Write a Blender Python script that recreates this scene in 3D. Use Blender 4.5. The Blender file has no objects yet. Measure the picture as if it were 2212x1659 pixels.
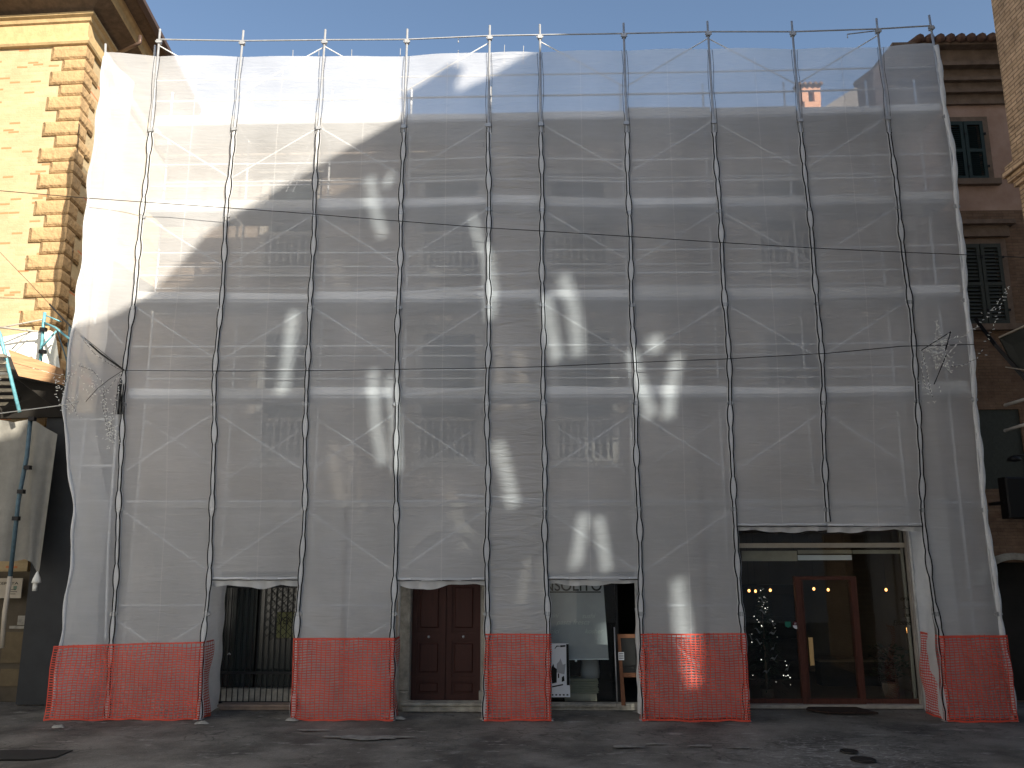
import bpy, math, random
from mathutils import Vector
from mathutils.geometry import tessellate_polygon
random.seed(7)
R = math.radians
sc = bpy.context.scene

# ---------------------------------------------------------------- camera
F = 1805.5
CAM = Vector((.335, -16.16, 2.933))
yaw, pitch, roll = -2.612e-2, .20292, -2.574e-3
fw = Vector((math.sin(yaw)*math.cos(pitch), math.cos(yaw)*math.cos(pitch), math.sin(pitch)))
r0 = Vector((math.cos(yaw), -math.sin(yaw), 0)); u0 = r0.cross(fw)
rt = r0*math.cos(roll)+u0*math.sin(roll); up = -r0*math.sin(roll)+u0*math.cos(roll)
from mathutils import Matrix
cd = bpy.data.cameras.new('camera'); cam = bpy.data.objects.new('camera', cd); sc.collection.objects.link(cam)
cd.sensor_width = 36; cd.lens = F/2212*36; cd.clip_start = .05; cd.clip_end = 600
cam.matrix_world = Matrix(((rt.x, up.x, -fw.x, CAM.x), (rt.y, up.y, -fw.y, CAM.y), (rt.z, up.z, -fw.z, CAM.z), (0, 0, 0, 1)))
sc.camera = cam

# ---------------------------------------------------------------- light
SUN_AZ, SUN_EL = R(40.0), R(25.6)         # azimuth to the right of straight behind the camera
sd = Vector((math.sin(SUN_AZ)*math.cos(SUN_EL), -math.cos(SUN_AZ)*math.cos(SUN_EL), math.sin(SUN_EL)))
w = bpy.data.worlds.new('World'); sc.world = w; w.use_nodes = True
nt = w.node_tree; bg = nt.nodes['Background']
sky = nt.nodes.new('ShaderNodeTexSky'); sky.sky_type = 'NISHITA'; sky.sun_disc = False
sky.sun_elevation = SUN_EL; sky.sun_rotation = math.atan2(sd.x, sd.y); sky.air_density = 1.0; sky.dust_density = .6
nt.links.new(sky.outputs[0], bg.inputs[0]); bg.inputs[1].default_value = .072
sl = bpy.data.lights.new('sun', 'SUN'); sl.energy = 5.0; sl.angle = R(.42); sl.color = (1, .9, .74)
so = bpy.data.objects.new('sun', sl); sc.collection.objects.link(so); so.rotation_euler = sd.to_track_quat('Z', 'Y').to_euler()
so.location = (20, -30, 40)
sc.view_settings.view_transform = 'Standard'; sc.view_settings.look = 'None'
sc.view_settings.exposure = 1.3; sc.view_settings.gamma = 1
sc.render.engine = 'CYCLES'
sc.cycles.transparent_max_bounces = 24; sc.cycles.max_bounces = 8

# ---------------------------------------------------------------- helpers
def ray(x, y): return fw+rt*((x-1106)/F)+up*((829.5-y)/F)
def at(x, y, Y):
    d = ray(x, y); return CAM+d*((Y-CAM.y)/d.y)
def atz(x, y, z):
    d = ray(x, y); return CAM+d*((z-CAM.z)/d.z)

class MB:
    def __init__(s): s.v = []; s.f = []
    def quad(s, a, b, c, d):
        n = len(s.v); s.v += [tuple(a), tuple(b), tuple(c), tuple(d)]; s.f.append((n, n+1, n+2, n+3)); return s
    def poly(s, pts):
        n = len(s.v); s.v += [tuple(p) for p in pts]; s.f.append(tuple(range(n, n+len(pts)))); return s
    def box(s, x0, x1, y0, y1, z0, z1):
        n = len(s.v)
        s.v += [(x0,y0,z0),(x1,y0,z0),(x1,y1,z0),(x0,y1,z0),(x0,y0,z1),(x1,y0,z1),(x1,y1,z1),(x0,y1,z1)]
        s.f += [tuple(n+i for i in q) for q in ((0,3,2,1),(4,5,6,7),(0,1,5,4),(1,2,6,5),(2,3,7,6),(3,0,4,7))]; return s
    def bbox(s, x0, x1, y0, y1, z0, z1, b=.02):     # box with chamfered front edges (front = -y)
        n = len(s.v)
        s.v += [(x0+b,y0,z0+b),(x1-b,y0,z0+b),(x1-b,y0,z1-b),(x0+b,y0,z1-b),(x0,y0+b,z0),(x1,y0+b,z0),(x1,y0+b,z1),(x0,y0+b,z1),(x0,y1,z0),(x1,y1,z0),(x1,y1,z1),(x0,y1,z1)]
        s.f += [tuple(n+i for i in q) for q in ((0,1,2,3),(4,5,1,0),(5,6,2,1),(6,7,3,2),(7,4,0,3),(8,9,5,4),(9,10,6,5),(10,11,7,6),(11,8,4,7),(11,10,9,8))]; return s
    def tube(s, pts, r, n=6, caps=True):
        pts = [Vector(p) for p in pts]; rings = []
        for i, p in enumerate(pts):
            d = (pts[min(i+1, len(pts)-1)]-pts[max(i-1, 0)])
            if d.length < 1e-6: d = Vector((0, 0, 1))
            d.normalize(); a = Vector((0, 1, 0)) if abs(d.y) < .9 else Vector((1, 0, 0))
            u = d.cross(a).normalized(); v = d.cross(u); rr = r[i] if isinstance(r, (list, tuple)) else r
            b = len(s.v)
            for k in range(n):
                t = 2*math.pi*k/n; s.v.append(tuple(p+u*math.cos(t)*rr+v*math.sin(t)*rr))
            rings.append(b)
        for i in range(len(rings)-1):
            for k in range(n):
                s.f.append((rings[i]+k, rings[i]+(k+1) % n, rings[i+1]+(k+1) % n, rings[i+1]+k))
        if caps:
            s.f.append(tuple(rings[0]+k for k in range(n))[::-1]); s.f.append(tuple(rings[-1]+k for k in range(n)))
        return s
    def ball(s, c, r, n=8, m=6, sz=1):
        b = len(s.v)
        for j in range(m+1):
            ph = math.pi*j/m
            for k in range(n):
                t = 2*math.pi*k/n; s.v.append((c[0]+r*math.sin(ph)*math.cos(t), c[1]+r*math.sin(ph)*math.sin(t), c[2]+r*sz*math.cos(ph)))
        for j in range(m):
            for k in range(n):
                s.f.append((b+j*n+k, b+(j+1)*n+k, b+(j+1)*n+(k+1) % n, b+j*n+(k+1) % n))
        return s
    def prism(s, pts, dv):                            # polygon + extrusion vector
        n = len(s.v); m = len(pts); dv = Vector(dv); pts = [Vector(p) for p in pts]
        s.v += [tuple(p) for p in pts]+[tuple(p+dv) for p in pts]
        s.f.append(tuple(range(n, n+m))); s.f.append(tuple(range(n+2*m-1, n+m-1, -1)))
        for i in range(m): j = (i+1) % m; s.f.append((n+i, n+m+i, n+m+j, n+j))
        return s
    def lathe(s, c, prof, n=8):
        b = len(s.v)
        for r_, z in prof:
            for k in range(n):
                t = 2*math.pi*k/n; s.v.append((c[0]+r_*math.cos(t), c[1]+r_*math.sin(t), c[2]+z))
        for j in range(len(prof)-1):
            for k in range(n): s.f.append((b+j*n+k, b+j*n+(k+1) % n, b+(j+1)*n+(k+1) % n, b+(j+1)*n+k))
        return s
    def build(s, name, m, parent=None, smooth=False, loc=None):
        me = bpy.data.meshes.new(name)
        if parent is not None: off = wl(parent)
        elif loc is not None: off = Vector(loc)
        else:
            xs = [v[0] for v in s.v]; ys = [v[1] for v in s.v]; zs = [v[2] for v in s.v]
            off = Vector(((min(xs)+max(xs))/2, (min(ys)+max(ys))/2, min(zs)))
        me.from_pydata([tuple(Vector(v)-off) for v in s.v], [], s.f); me.update()
        if m: me.materials.append(m)
        if smooth:
            for p in me.polygons: p.use_smooth = True
        o = bpy.data.objects.new(name, me); sc.collection.objects.link(o)
        if parent is not None: o.parent = parent
        else: o.location = off
        return o
def wl(o):
    v = Vector(o.location)
    while o.parent: o = o.parent; v += o.location
    return v
def tag(o, label=None, cat=None, group=None, kind=None):
    if label: o['label'] = label
    if cat: o['category'] = cat
    if group: o['group'] = group
    if kind: o['kind'] = kind
    return o
def thing(name, label, cat, loc, group=None, kind=None):
    o = bpy.data.objects.new(name, None); sc.collection.objects.link(o); o.location = loc; o.empty_display_size = .3
    return tag(o, label, cat, group, kind)

def text_mesh(name, txt, m, parent, p, h, width=None, shear=0, align='LEFT', depth=.002, loc=None, bold=0):
    cu = bpy.data.curves.new('t', 'FONT'); cu.body = txt; cu.size = h; cu.shear = shear; cu.extrude = depth; cu.align_x = align; cu.offset = bold
    o = bpy.data.objects.new('t', cu); sc.collection.objects.link(o)
    dg = bpy.context.evaluated_depsgraph_get(); me = bpy.data.meshes.new_from_object(o.evaluated_get(dg))
    bpy.data.objects.remove(o)
    xs = [v.co.x for v in me.vertices]
    k = 1 if width is None else width/(max(xs)-min(xs))
    off = wl(parent)
    for v in me.vertices:
        v.co = Vector((p[0]+v.co.x*k, p[1]-v.co.z, p[2]+v.co.y))-off
    me.materials.clear(); me.materials.append(m)
    r = bpy.data.objects.new(name, me); sc.collection.objects.link(r); r.parent = parent
    return r

# ---------------------------------------------------------------- materials
def mat(name, col, rough=.8, metal=0, noise=0, nscale=5, col2=None, bump=0, bscale=30, spec=.3, stretch=(1, 1, 1), nscale2=None):
    m = bpy.data.materials.new(name); m.use_nodes = True; t = m.node_tree; b = t.nodes['Principled BSDF']
    b.inputs['Roughness'].default_value = rough; b.inputs['Metallic'].default_value = metal
    b.inputs['Specular IOR Level'].default_value = spec
    b.inputs['Base Color'].default_value = (*col, 1)
    tc = t.nodes.new('ShaderNodeNewGeometry'); mp = t.nodes.new('ShaderNodeMapping'); mp.inputs['Scale'].default_value = stretch
    t.links.new(tc.outputs['Position'], mp.inputs[0])
    if noise:
        n = t.nodes.new('ShaderNodeTexNoise'); n.inputs['Scale'].default_value = nscale; n.inputs['Detail'].default_value = 6; n.inputs['Roughness'].default_value = .65
        t.links.new(mp.outputs[0], n.inputs['Vector'])
        rp = t.nodes.new('ShaderNodeValToRGB'); rp.color_ramp.elements[0].position = .3; rp.color_ramp.elements[1].position = .7
        c2 = col2 or tuple(c*(1-noise) for c in col)
        rp.color_ramp.elements[0].color = (*c2, 1); rp.color_ramp.elements[1].color = (*col, 1)
        t.links.new(n.outputs['Fac'], rp.inputs[0]); t.links.new(rp.outputs[0], b.inputs['Base Color'])
    if bump:
        n2 = t.nodes.new('ShaderNodeTexNoise'); n2.inputs['Scale'].default_value = bscale; n2.inputs['Detail'].default_value = 5
        t.links.new(mp.outputs[0], n2.inputs['Vector'])
        bp = t.nodes.new('ShaderNodeBump'); bp.inputs['Strength'].default_value = bump; bp.inputs['Distance'].default_value = .05
        t.links.new(n2.outputs['Fac'], bp.inputs['Height']); t.links.new(bp.outputs[0], b.inputs['Normal'])
    return m

def brick(name, c1, c2, mortar, scale=1, bw=.28, bh=.07, axis='XZ', ms=.008, bump=.6, nz=.35, odd=None):
    m = bpy.data.materials.new(name); m.use_nodes = True; t = m.node_tree; b = t.nodes['Principled BSDF']
    b.inputs['Roughness'].default_value = .9; b.inputs['Specular IOR Level'].default_value = .15
    g = t.nodes.new('ShaderNodeNewGeometry'); sp = t.nodes.new('ShaderNodeSeparateXYZ'); cb = t.nodes.new('ShaderNodeCombineXYZ')
    t.links.new(g.outputs['Position'], sp.inputs[0])
    t.links.new(sp.outputs['X' if axis == 'XZ' else 'Y'], cb.inputs[0]); t.links.new(sp.outputs['Z'], cb.inputs[1])
    # slight wobble of the courses
    n0 = t.nodes.new('ShaderNodeTexNoise'); n0.inputs['Scale'].default_value = 1.2; n0.inputs['Detail'].default_value = 3
    t.links.new(g.outputs['Position'], n0.inputs['Vector'])
    ma = t.nodes.new('ShaderNodeVectorMath'); ma.operation = 'MULTIPLY_ADD'
    t.links.new(n0.outputs['Color'], ma.inputs[0]); ma.inputs[1].default_value = (.05, .05, 0); t.links.new(cb.outputs[0], ma.inputs[2])
    br = t.nodes.new('ShaderNodeTexBrick'); br.inputs['Scale'].default_value = 1
    br.inputs['Brick Width'].default_value = bw; br.inputs['Row Height'].default_value = bh; br.inputs['Mortar Size'].default_value = ms
    br.inputs['Mortar Smooth'].default_value = .4
    br.inputs['Color1'].default_value = (*c1, 1); br.inputs['Color2'].default_value = (*c2, 1); br.inputs['Mortar'].default_value = (*mortar, 1)
    t.links.new(ma.outputs[0], br.inputs['Vector'])
    n = t.nodes.new('ShaderNodeTexNoise'); n.inputs['Scale'].default_value = 2.2; n.inputs['Detail'].default_value = 8; n.inputs['Roughness'].default_value = .7
    t.links.new(g.outputs['Position'], n.inputs['Vector'])
    mr = t.nodes.new('ShaderNodeMapRange'); mr.inputs[1].default_value = .3; mr.inputs[2].default_value = .7; mr.inputs[3].default_value = 1-nz; mr.inputs[4].default_value = 1+nz*.4
    t.links.new(n.outputs['Fac'], mr.inputs[0])
    mx = t.nodes.new('ShaderNodeMix'); mx.data_type = 'RGBA'; mx.blend_type = 'MULTIPLY'; mx.inputs[0].default_value = 1
    t.links.new(br.outputs['Color'], mx.inputs[6]); t.links.new(mr.outputs[0], mx.inputs[7])
    out = mx.outputs[2]
    if odd:                                           # a few single bricks of another colour
        b2 = t.nodes.new('ShaderNodeTexBrick'); b2.inputs['Scale'].default_value = 1
        b2.inputs['Brick Width'].default_value = bw; b2.inputs['Row Height'].default_value = bh; b2.inputs['Mortar Size'].default_value = ms
        b2.inputs['Color1'].default_value = (0, 0, 0, 1); b2.inputs['Color2'].default_value = (1, 1, 1, 1); b2.inputs['Mortar'].default_value = (0, 0, 0, 1)
        t.links.new(ma.outputs[0], b2.inputs['Vector'])
        gt = t.nodes.new('ShaderNodeMath'); gt.operation = 'GREATER_THAN'; gt.inputs[1].default_value = .93
        t.links.new(b2.outputs['Color'], gt.inputs[0])
        m2 = t.nodes.new('ShaderNodeMix'); m2.data_type = 'RGBA'; t.links.new(gt.outputs[0], m2.inputs[0]); t.links.new(out, m2.inputs[6]); m2.inputs[7].default_value = (*odd, 1)
        out = m2.outputs[2]
    t.links.new(out, b.inputs['Base Color'])
    bp = t.nodes.new('ShaderNodeBump'); bp.inputs['Strength'].default_value = bump; bp.inputs['Distance'].default_value = .02
    ad = t.nodes.new('ShaderNodeMath'); ad.operation = 'MULTIPLY_ADD'; ad.inputs[1].default_value = -1
    n3 = t.nodes.new('ShaderNodeTexNoise'); n3.inputs['Scale'].default_value = 25; n3.inputs['Detail'].default_value = 4
    t.links.new(g.outputs['Position'], n3.inputs['Vector'])
    t.links.new(br.outputs['Fac'], ad.inputs[0]); t.links.new(n3.outputs['Fac'], ad.inputs[2])
    t.links.new(ad.outputs[0], bp.inputs['Height']); t.links.new(bp.outputs[0], b.inputs['Normal'])
    return m

def netmat(name, col, transp, transl=.45, streak=.12, crease=.4):
    m = bpy.data.materials.new(name); m.use_nodes = True; t = m.node_tree; t.nodes.remove(t.nodes['Principled BSDF'])
    out = t.nodes['Material Output']
    tr = t.nodes.new('ShaderNodeBsdfTransparent'); di = t.nodes.new('ShaderNodeBsdfDiffuse'); tl = t.nodes.new('ShaderNodeBsdfTranslucent')
    for q in (di, tl): q.inputs[0].default_value = (*col, 1)
    m1 = t.nodes.new('ShaderNodeMixShader'); m1.inputs[0].default_value = transl; t.links.new(di.outputs[0], m1.inputs[1]); t.links.new(tl.outputs[0], m1.inputs[2])
    m2 = t.nodes.new('ShaderNodeMixShader'); t.links.new(m1.outputs[0], m2.inputs[1]); t.links.new(tr.outputs[0], m2.inputs[2]); t.links.new(m2.outputs[0], out.inputs[0])
    g = t.nodes.new('ShaderNodeNewGeometry'); mp = t.nodes.new('ShaderNodeMapping'); mp.inputs['Scale'].default_value = (.35, 1, 3.5)
    n = t.nodes.new('ShaderNodeTexNoise'); n.inputs['Scale'].default_value = 3; n.inputs['Detail'].default_value = 7; n.inputs['Roughness'].default_value = .7
    t.links.new(g.outputs['Position'], mp.inputs[0]); t.links.new(mp.outputs[0], n.inputs['Vector'])
    mr = t.nodes.new('ShaderNodeMapRange'); mr.inputs[1].default_value = .25; mr.inputs[2].default_value = .75
    mr.inputs[3].default_value = transp+streak; mr.inputs[4].default_value = transp-streak
    t.links.new(n.outputs['Fac'], mr.inputs[0]); t.links.new(mr.outputs[0], m2.inputs[0])
    bp = t.nodes.new('ShaderNodeBump'); bp.inputs['Strength'].default_value = crease; bp.inputs['Distance'].default_value = .03
    m3 = t.nodes.new('ShaderNodeMapping'); m3.inputs['Scale'].default_value = (.8, 1, 5); m3.inputs['Rotation'].default_value = (0, .25, 0)
    n3 = t.nodes.new('ShaderNodeTexNoise'); n3.inputs['Scale'].default_value = 1.6; n3.inputs['Detail'].default_value = 3; n3.inputs['Distortion'].default_value = 1.2
    t.links.new(g.outputs['Position'], m3.inputs[0]); t.links.new(m3.outputs[0], n3.inputs['Vector'])
    t.links.new(n3.outputs['Fac'], bp.inputs['Height'])
    n4 = t.nodes.new('ShaderNodeTexNoise'); n4.inputs['Scale'].default_value = .5; n4.inputs['Detail'].default_value = 6; t.links.new(g.outputs['Position'], n4.inputs['Vector'])
    r4 = t.nodes.new('ShaderNodeValToRGB'); r4.color_ramp.elements[0].position = .35; r4.color_ramp.elements[0].color = tuple(c*.80 for c in col)+(1,); r4.color_ramp.elements[1].position = .65; r4.color_ramp.elements[1].color = (*col, 1)
    t.links.new(n4.outputs['Fac'], r4.inputs[0]); t.links.new(r4.outputs[0], di.inputs[0]); t.links.new(r4.outputs[0], tl.inputs[0])
    t.links.new(bp.outputs[0], di.inputs['Normal']); t.links.new(bp.outputs[0], tl.inputs['Normal'])
    return m
def glass(name, refl=.1, tint=(.9, .95, .93), rough=.02):
    m = bpy.data.materials.new(name); m.use_nodes = True; t = m.node_tree; t.nodes.remove(t.nodes['Principled BSDF'])
    tr = t.nodes.new('ShaderNodeBsdfTransparent'); tr.inputs[0].default_value = (*tint, 1)
    gl = t.nodes.new('ShaderNodeBsdfGlossy'); gl.inputs['Roughness'].default_value = rough
    mx = t.nodes.new('ShaderNodeMixShader'); mx.inputs[0].default_value = refl
    t.links.new(tr.outputs[0], mx.inputs[1]); t.links.new(gl.outputs[0], mx.inputs[2]); t.links.new(mx.outputs[0], t.nodes['Material Output'].inputs[0])
    return m
def emit(name, col, s):
    m = bpy.data.materials.new(name); m.use_nodes = True; b = m.node_tree.nodes['Principled BSDF']
    b.inputs['Emission Color'].default_value = (*col, 1); b.inputs['Emission Strength'].default_value = s; b.inputs['Base Color'].default_value = (*col, 1)
    return m

M = dict(
 net=netmat('white_net', (.88, .895, .93), .455, .45, .03),
 netc=netmat('creased_net', (.89, .90, .93), .42, .45, .03, 1.6), band=netmat('band_net', (.86, .86, .87), .36, .45, .03),
 hem=netmat('net_hem', (.80, .81, .83), .06, .35, .05),
 cord=mat('black_cord', (.008, .008, .009), .8, spec=.1),
 galv=mat('galvanised_steel', (.42, .43, .45), .45, .4, .3, 9, bump=.1, bscale=60),
 innersteel=mat('dull_steel', (.68, .69, .70), .6, .1, .25, 9),
 plank=mat('steel_deck', (.42, .43, .44), .6, .3, .35, 4, stretch=(.3, 3, 1)),
 toe=mat('toe_board', (.82, .82, .82), .7, 0, .3, 3, stretch=(.3, 1, 12)),
 toe2=mat('worn_toe_board', (.55, .54, .52), .7, 0, .35, 3, stretch=(.3, 1, 12)),
 orange=mat('orange_plastic', (.66, .078, .042), .6, noise=.3, nscale=2, col2=(.46, .05, .03), spec=.4),
 brickL=brick('yellow_brick', (.46, .37, .235), (.42, .33, .20), (.43, .345, .22), bw=.27, bh=.058, ms=.004, bump=.3, nz=.15, odd=(.50, .20, .10)),
 stoneL=mat('quoin_sandstone', (.42, .285, .15), .9, noise=.22, nscale=3, bump=.8, bscale=9),
 stuccoL=mat('cornice_stone', (.52, .38, .2), .9, noise=.3, nscale=4, bump=.2, bscale=12),
 darkwood=mat('weathered_eave', (.14, .10, .07), .9, noise=.5, nscale=6),
 gutter=mat('copper_gutter', (.10, .065, .05), .5, .4),
 brickM=brick('buff_brick', (.36, .30, .25), (.31, .25, .205), (.28, .24, .20), bw=.27, bh=.065, nz=.3),
 plaster=mat('grey_plaster', (.36, .33, .30), .95, noise=.35, nscale=1.6, bump=.3, bscale=9),
 stone=mat('pale_stone', (.40, .37, .33), .85, noise=.35, nscale=5, bump=.25, bscale=14),
 stonedirty=mat('dirty_stone', (.42, .39, .33), .9, noise=.6, nscale=4, col2=(.16, .15, .13), bump=.4, bscale=14),
 shut=mat('green_shutter', (.016, .034, .033), .6, noise=.25, nscale=20),
 shutb=mat('brown_green_shutter', (.045, .05, .042), .7, noise=.3, nscale=20),
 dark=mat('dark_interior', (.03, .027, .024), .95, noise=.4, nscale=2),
 winglass=mat('dark_window_glass', (.02, .026, .03), .12, spec=.5),
 brickR=brick('red_brown_brick', (.21, .135, .09), (.17, .105, .07), (.15, .10, .07), bw=.27, bh=.07, nz=.4),
 pink=mat('pink_plaster', (.42, .29, .23), .95, noise=.4, nscale=1.6, col2=(.30, .19, .14), bump=.3, bscale=10),
 stoneR=mat('brown_stone', (.19, .135, .10), .9, noise=.4, nscale=4, bump=.3, bscale=10),
 tower=brick('rough_tower_brick', (.60, .41, .26), (.48, .32, .19), (.28, .19, .12), bw=.30, bh=.075, axis='YZ', ms=.012, bump=1.0, nz=.45),
 tile=mat('clay_tile', (.15, .085, .06), .9, noise=.5, nscale=8),
 chim=mat('pink_chimney_plaster', (.55, .30, .2), .95, noise=.2, nscale=5),
 doorwood=mat('brown_door_wood', (.055, .017, .012), .6, noise=.35, nscale=3, stretch=(6, 1, .6), bump=.1),
 framewood=mat('mahogany_frame', (.095, .034, .024), .5, noise=.45, nscale=6, stretch=(6, 6, .5)),
 easel=mat('orange_wood', (.20, .085, .042), .6, noise=.3, nscale=8),
 black=mat('black_board', (.012, .012, .012), .6),
 iron=mat('dark_iron', (.016, .016, .018), .5, .5),
 greyblind=mat('grey_blind', (.38, .385, .41), .9, noise=.15, nscale=2),
 blindtext=mat('blind_print', (.52, .52, .52), .9),
 ink=mat('black_ink', (.008, .008, .008), .8),
 white=mat('white_paper', (.72, .74, .78), .8, noise=.06, nscale=4),
 cream=mat('cream_panel', (.42, .37, .3), .8, noise=.2, nscale=4),
 yellow=mat('yellow_sign', (.20, .20, .09), .7, noise=.2, nscale=5),
 scrap=mat('dirty_cloth', (.34, .33, .30), .95, noise=.5, nscale=14),
 carton=mat('carton', (.30, .29, .22), .9, noise=.2, nscale=10),
 tan=mat('tan_handle', (.55, .36, .16), .6),
 cable=mat('black_cable', (.01, .01, .01), .6),
 wcable=mat('pale_cable', (.5, .5, .48), .6),
 blue=mat('blue_painted_tube', (.16, .42, .50), .5, .2, .4, 12, bump=.1),
 bluedark=mat('worn_blue_tube', (.09, .15, .19), .6, .2, .4, 12),
 sheet=mat('white_sheet', (.72, .72, .68), .9, noise=.12, nscale=2, bump=.5, bscale=2.5),
 tarp=mat('grey_tarpaulin', (.24, .235, .215), .85, noise=.3, nscale=2, bump=1.0, bscale=2.2),
 board=mat('canopy_board', (.40, .24, .13), .85, noise=.45, nscale=5, stretch=(.5, .5, 6)),
 corr=mat('corrugated_sheet', (.35, .32, .26), .45, .6, .3, 6),
 bulbclear=mat('clear_bulb', (.75, .75, .72), .2, spec=.8),
 mat_=mat('brown_doormat', (.035, .022, .018), .95, noise=.3, nscale=30),
 cover=mat('iron_cover', (.028, .026, .025), .6, .3, .3, 20),
 patch=mat('dark_asphalt_patch', (.022, .021, .02), .9, noise=.3, nscale=12),
 green=mat('green_badge', (.02, .16, .11), .6), maroon=mat('maroon_badge', (.09, .01, .02), .6),
 leaf=mat('tree_needles', (.02, .035, .02), .9), ribbon=mat('silver_ribbon', (.22, .22, .23), .5),
 awn=mat('dark_awning', (.035, .038, .036), .5, .3), lime=mat('room_wall', (.125, .095, .068), .9, noise=.2, nscale=2),
 bulb=emit('lit_filament', (1, .42, .12), 2.2), star=emit('lit_tree_light', (1, .95, .85), .6),
 paleplaster=mat('pale_plaster', (.54, .54, .54), .9, noise=.1, nscale=1),
 opp=mat('opposite_plaster', (.60, .585, .56), .9, noise=.2, nscale=2),
)
M['bulbclear'].node_tree.nodes['Principled BSDF'].inputs['Roughness'].default_value = .25
glassM = glass('shop_glass', .07); filt = glass('streak_filter', .05, (.58, .66, .72), .1)  # filt dims the sun in slots added for light streaks

# ---------------------------------------------------------------- ground
def ground_mat():
    m = bpy.data.materials.new('worn_stone_paving'); m.use_nodes = True; t = m.node_tree; b = t.nodes['Principled BSDF']
    b.inputs['Roughness'].default_value = .75; b.inputs['Specular IOR Level'].default_value = .25
    g = t.nodes.new('ShaderNodeNewGeometry'); mp = t.nodes.new('ShaderNodeMapping'); t.links.new(g.outputs['Position'], mp.inputs[0])
    def noise(s, d=6, ro=.6, st=None):
        n = t.nodes.new('ShaderNodeTexNoise'); n.inputs['Scale'].default_value = s; n.inputs['Detail'].default_value = d; n.inputs['Roughness'].default_value = ro
        if st:
            q = t.nodes.new('ShaderNodeMapping'); q.inputs['Scale'].default_value = st; t.links.new(g.outputs['Position'], q.inputs[0]); t.links.new(q.outputs[0], n.inputs['Vector'])
        else: t.links.new(mp.outputs[0], n.inputs['Vector'])
        return n
    def ramp(src, p0, c0, p1, c1):
        r = t.nodes.new('ShaderNodeValToRGB'); r.color_ramp.elements[0].position = p0; r.color_ramp.elements[0].color = (*c0, 1)
        r.color_ramp.elements[1].position = p1; r.color_ramp.elements[1].color = (*c1, 1); t.links.new(src, r.inputs[0]); return r
    a = ramp(noise(.7).outputs['Fac'], .38, (.072, .067, .060), .62, (.20, .186, .165))
    # irregular setts
    v = t.nodes.new('ShaderNodeTexVoronoi'); v.feature = 'DISTANCE_TO_EDGE'; v.inputs['Scale'].default_value = 3.2
    wq = t.nodes.new('ShaderNodeVectorMath'); wq.operation = 'MULTIPLY_ADD'; n4 = noise(3, 3)
    t.links.new(n4.outputs['Color'], wq.inputs[0]); wq.inputs[1].default_value = (.25, .25, 0)
    sm = t.nodes.new('ShaderNodeMapping'); sm.inputs['Scale'].default_value = (.75, 1.5, 1); t.links.new(g.outputs['Position'], sm.inputs[0]); t.links.new(sm.outputs[0], wq.inputs[2])
    t.links.new(wq.outputs[0], v.inputs['Vector'])
    j = ramp(v.outputs['Distance'], .0, (.45, .45, .45), .045, (1, 1, 1))
    where = ramp(noise(.45, 2).outputs['Fac'], .46, (0, 0, 0), .56, (1, 1, 1))
    mj = t.nodes.new('ShaderNodeMix'); mj.data_type = 'RGBA'; t.links.new(where.outputs[0], mj.inputs[0]); mj.inputs[6].default_value = (1, 1, 1, 1); t.links.new(j.outputs[0], mj.inputs[7])
    mx = t.nodes.new('ShaderNodeMix'); mx.data_type = 'RGBA'; mx.blend_type = 'MULTIPLY'; mx.inputs[0].default_value = 1
    t.links.new(a.outputs[0], mx.inputs[6]); t.links.new(mj.outputs[2], mx.inputs[7])
    # pale worn flecks
    fl = ramp(noise(2.6, 9, .78, (.55, 1.3, 1)).outputs['Fac'], .565, (0, 0, 0), .66, (1, 1, 1))
    m2 = t.nodes.new('ShaderNodeMix'); m2.data_type = 'RGBA'; t.links.new(fl.outputs[0], m2.inputs[0]); t.links.new(mx.outputs[2], m2.inputs[6]); m2.inputs[7].default_value = (.30, .285, .265, 1)
    fine = ramp(noise(40, 4, .8).outputs['Fac'], .3, (.7, .7, .7), .7, (1.15, 1.15, 1.15))
    m3 = t.nodes.new('ShaderNodeMix'); m3.data_type = 'RGBA'; m3.blend_type = 'MULTIPLY'; m3.inputs[0].default_value = 1
    ds = t.nodes.new('ShaderNodeVectorMath'); ds.operation = 'DISTANCE'; t.links.new(g.outputs['Position'], ds.inputs[0]); ds.inputs[1].default_value = (4.9, -2.7, 0)
    rd = ramp(ds.outputs['Value'], .0, (1, 1, 1), 1, (0, 0, 0)); rd.color_ramp.elements[0].position = .0
    md = t.nodes.new('ShaderNodeMapRange'); md.inputs[1].default_value = .7; md.inputs[2].default_value = 2.0; md.inputs[3].default_value = 1; md.inputs[4].default_value = 0; t.links.new(ds.outputs['Value'], md.inputs[0])
    v2 = t.nodes.new('ShaderNodeTexVoronoi'); v2.feature = 'DISTANCE_TO_EDGE'; v2.inputs['Scale'].default_value = 7; t.links.new(wq.outputs[0], v2.inputs['Vector'])
    ed = t.nodes.new('ShaderNodeMapRange'); ed.inputs[1].default_value = .02; ed.inputs[2].default_value = .10; ed.inputs[3].default_value = 1; ed.inputs[4].default_value = 0; t.links.new(v2.outputs['Distance'], ed.inputs[0])
    nb = ramp(noise(5, 5).outputs['Fac'], .40, (0, 0, 0), .62, (1, 1, 1))
    k1 = t.nodes.new('ShaderNodeMath'); k1.operation = 'MULTIPLY'; t.links.new(md.outputs[0], k1.inputs[0]); t.links.new(ed.outputs[0], k1.inputs[1])
    k2 = t.nodes.new('ShaderNodeMath'); k2.operation = 'MULTIPLY'; t.links.new(k1.outputs[0], k2.inputs[0]); t.links.new(nb.outputs[0], k2.inputs[1])
    mm = t.nodes.new('ShaderNodeMix'); mm.data_type = 'RGBA'; t.links.new(k2.outputs[0], mm.inputs[0]); t.links.new(m2.outputs[2], mm.inputs[6]); mm.inputs[7].default_value = (.34, .33, .31, 1)
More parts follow.
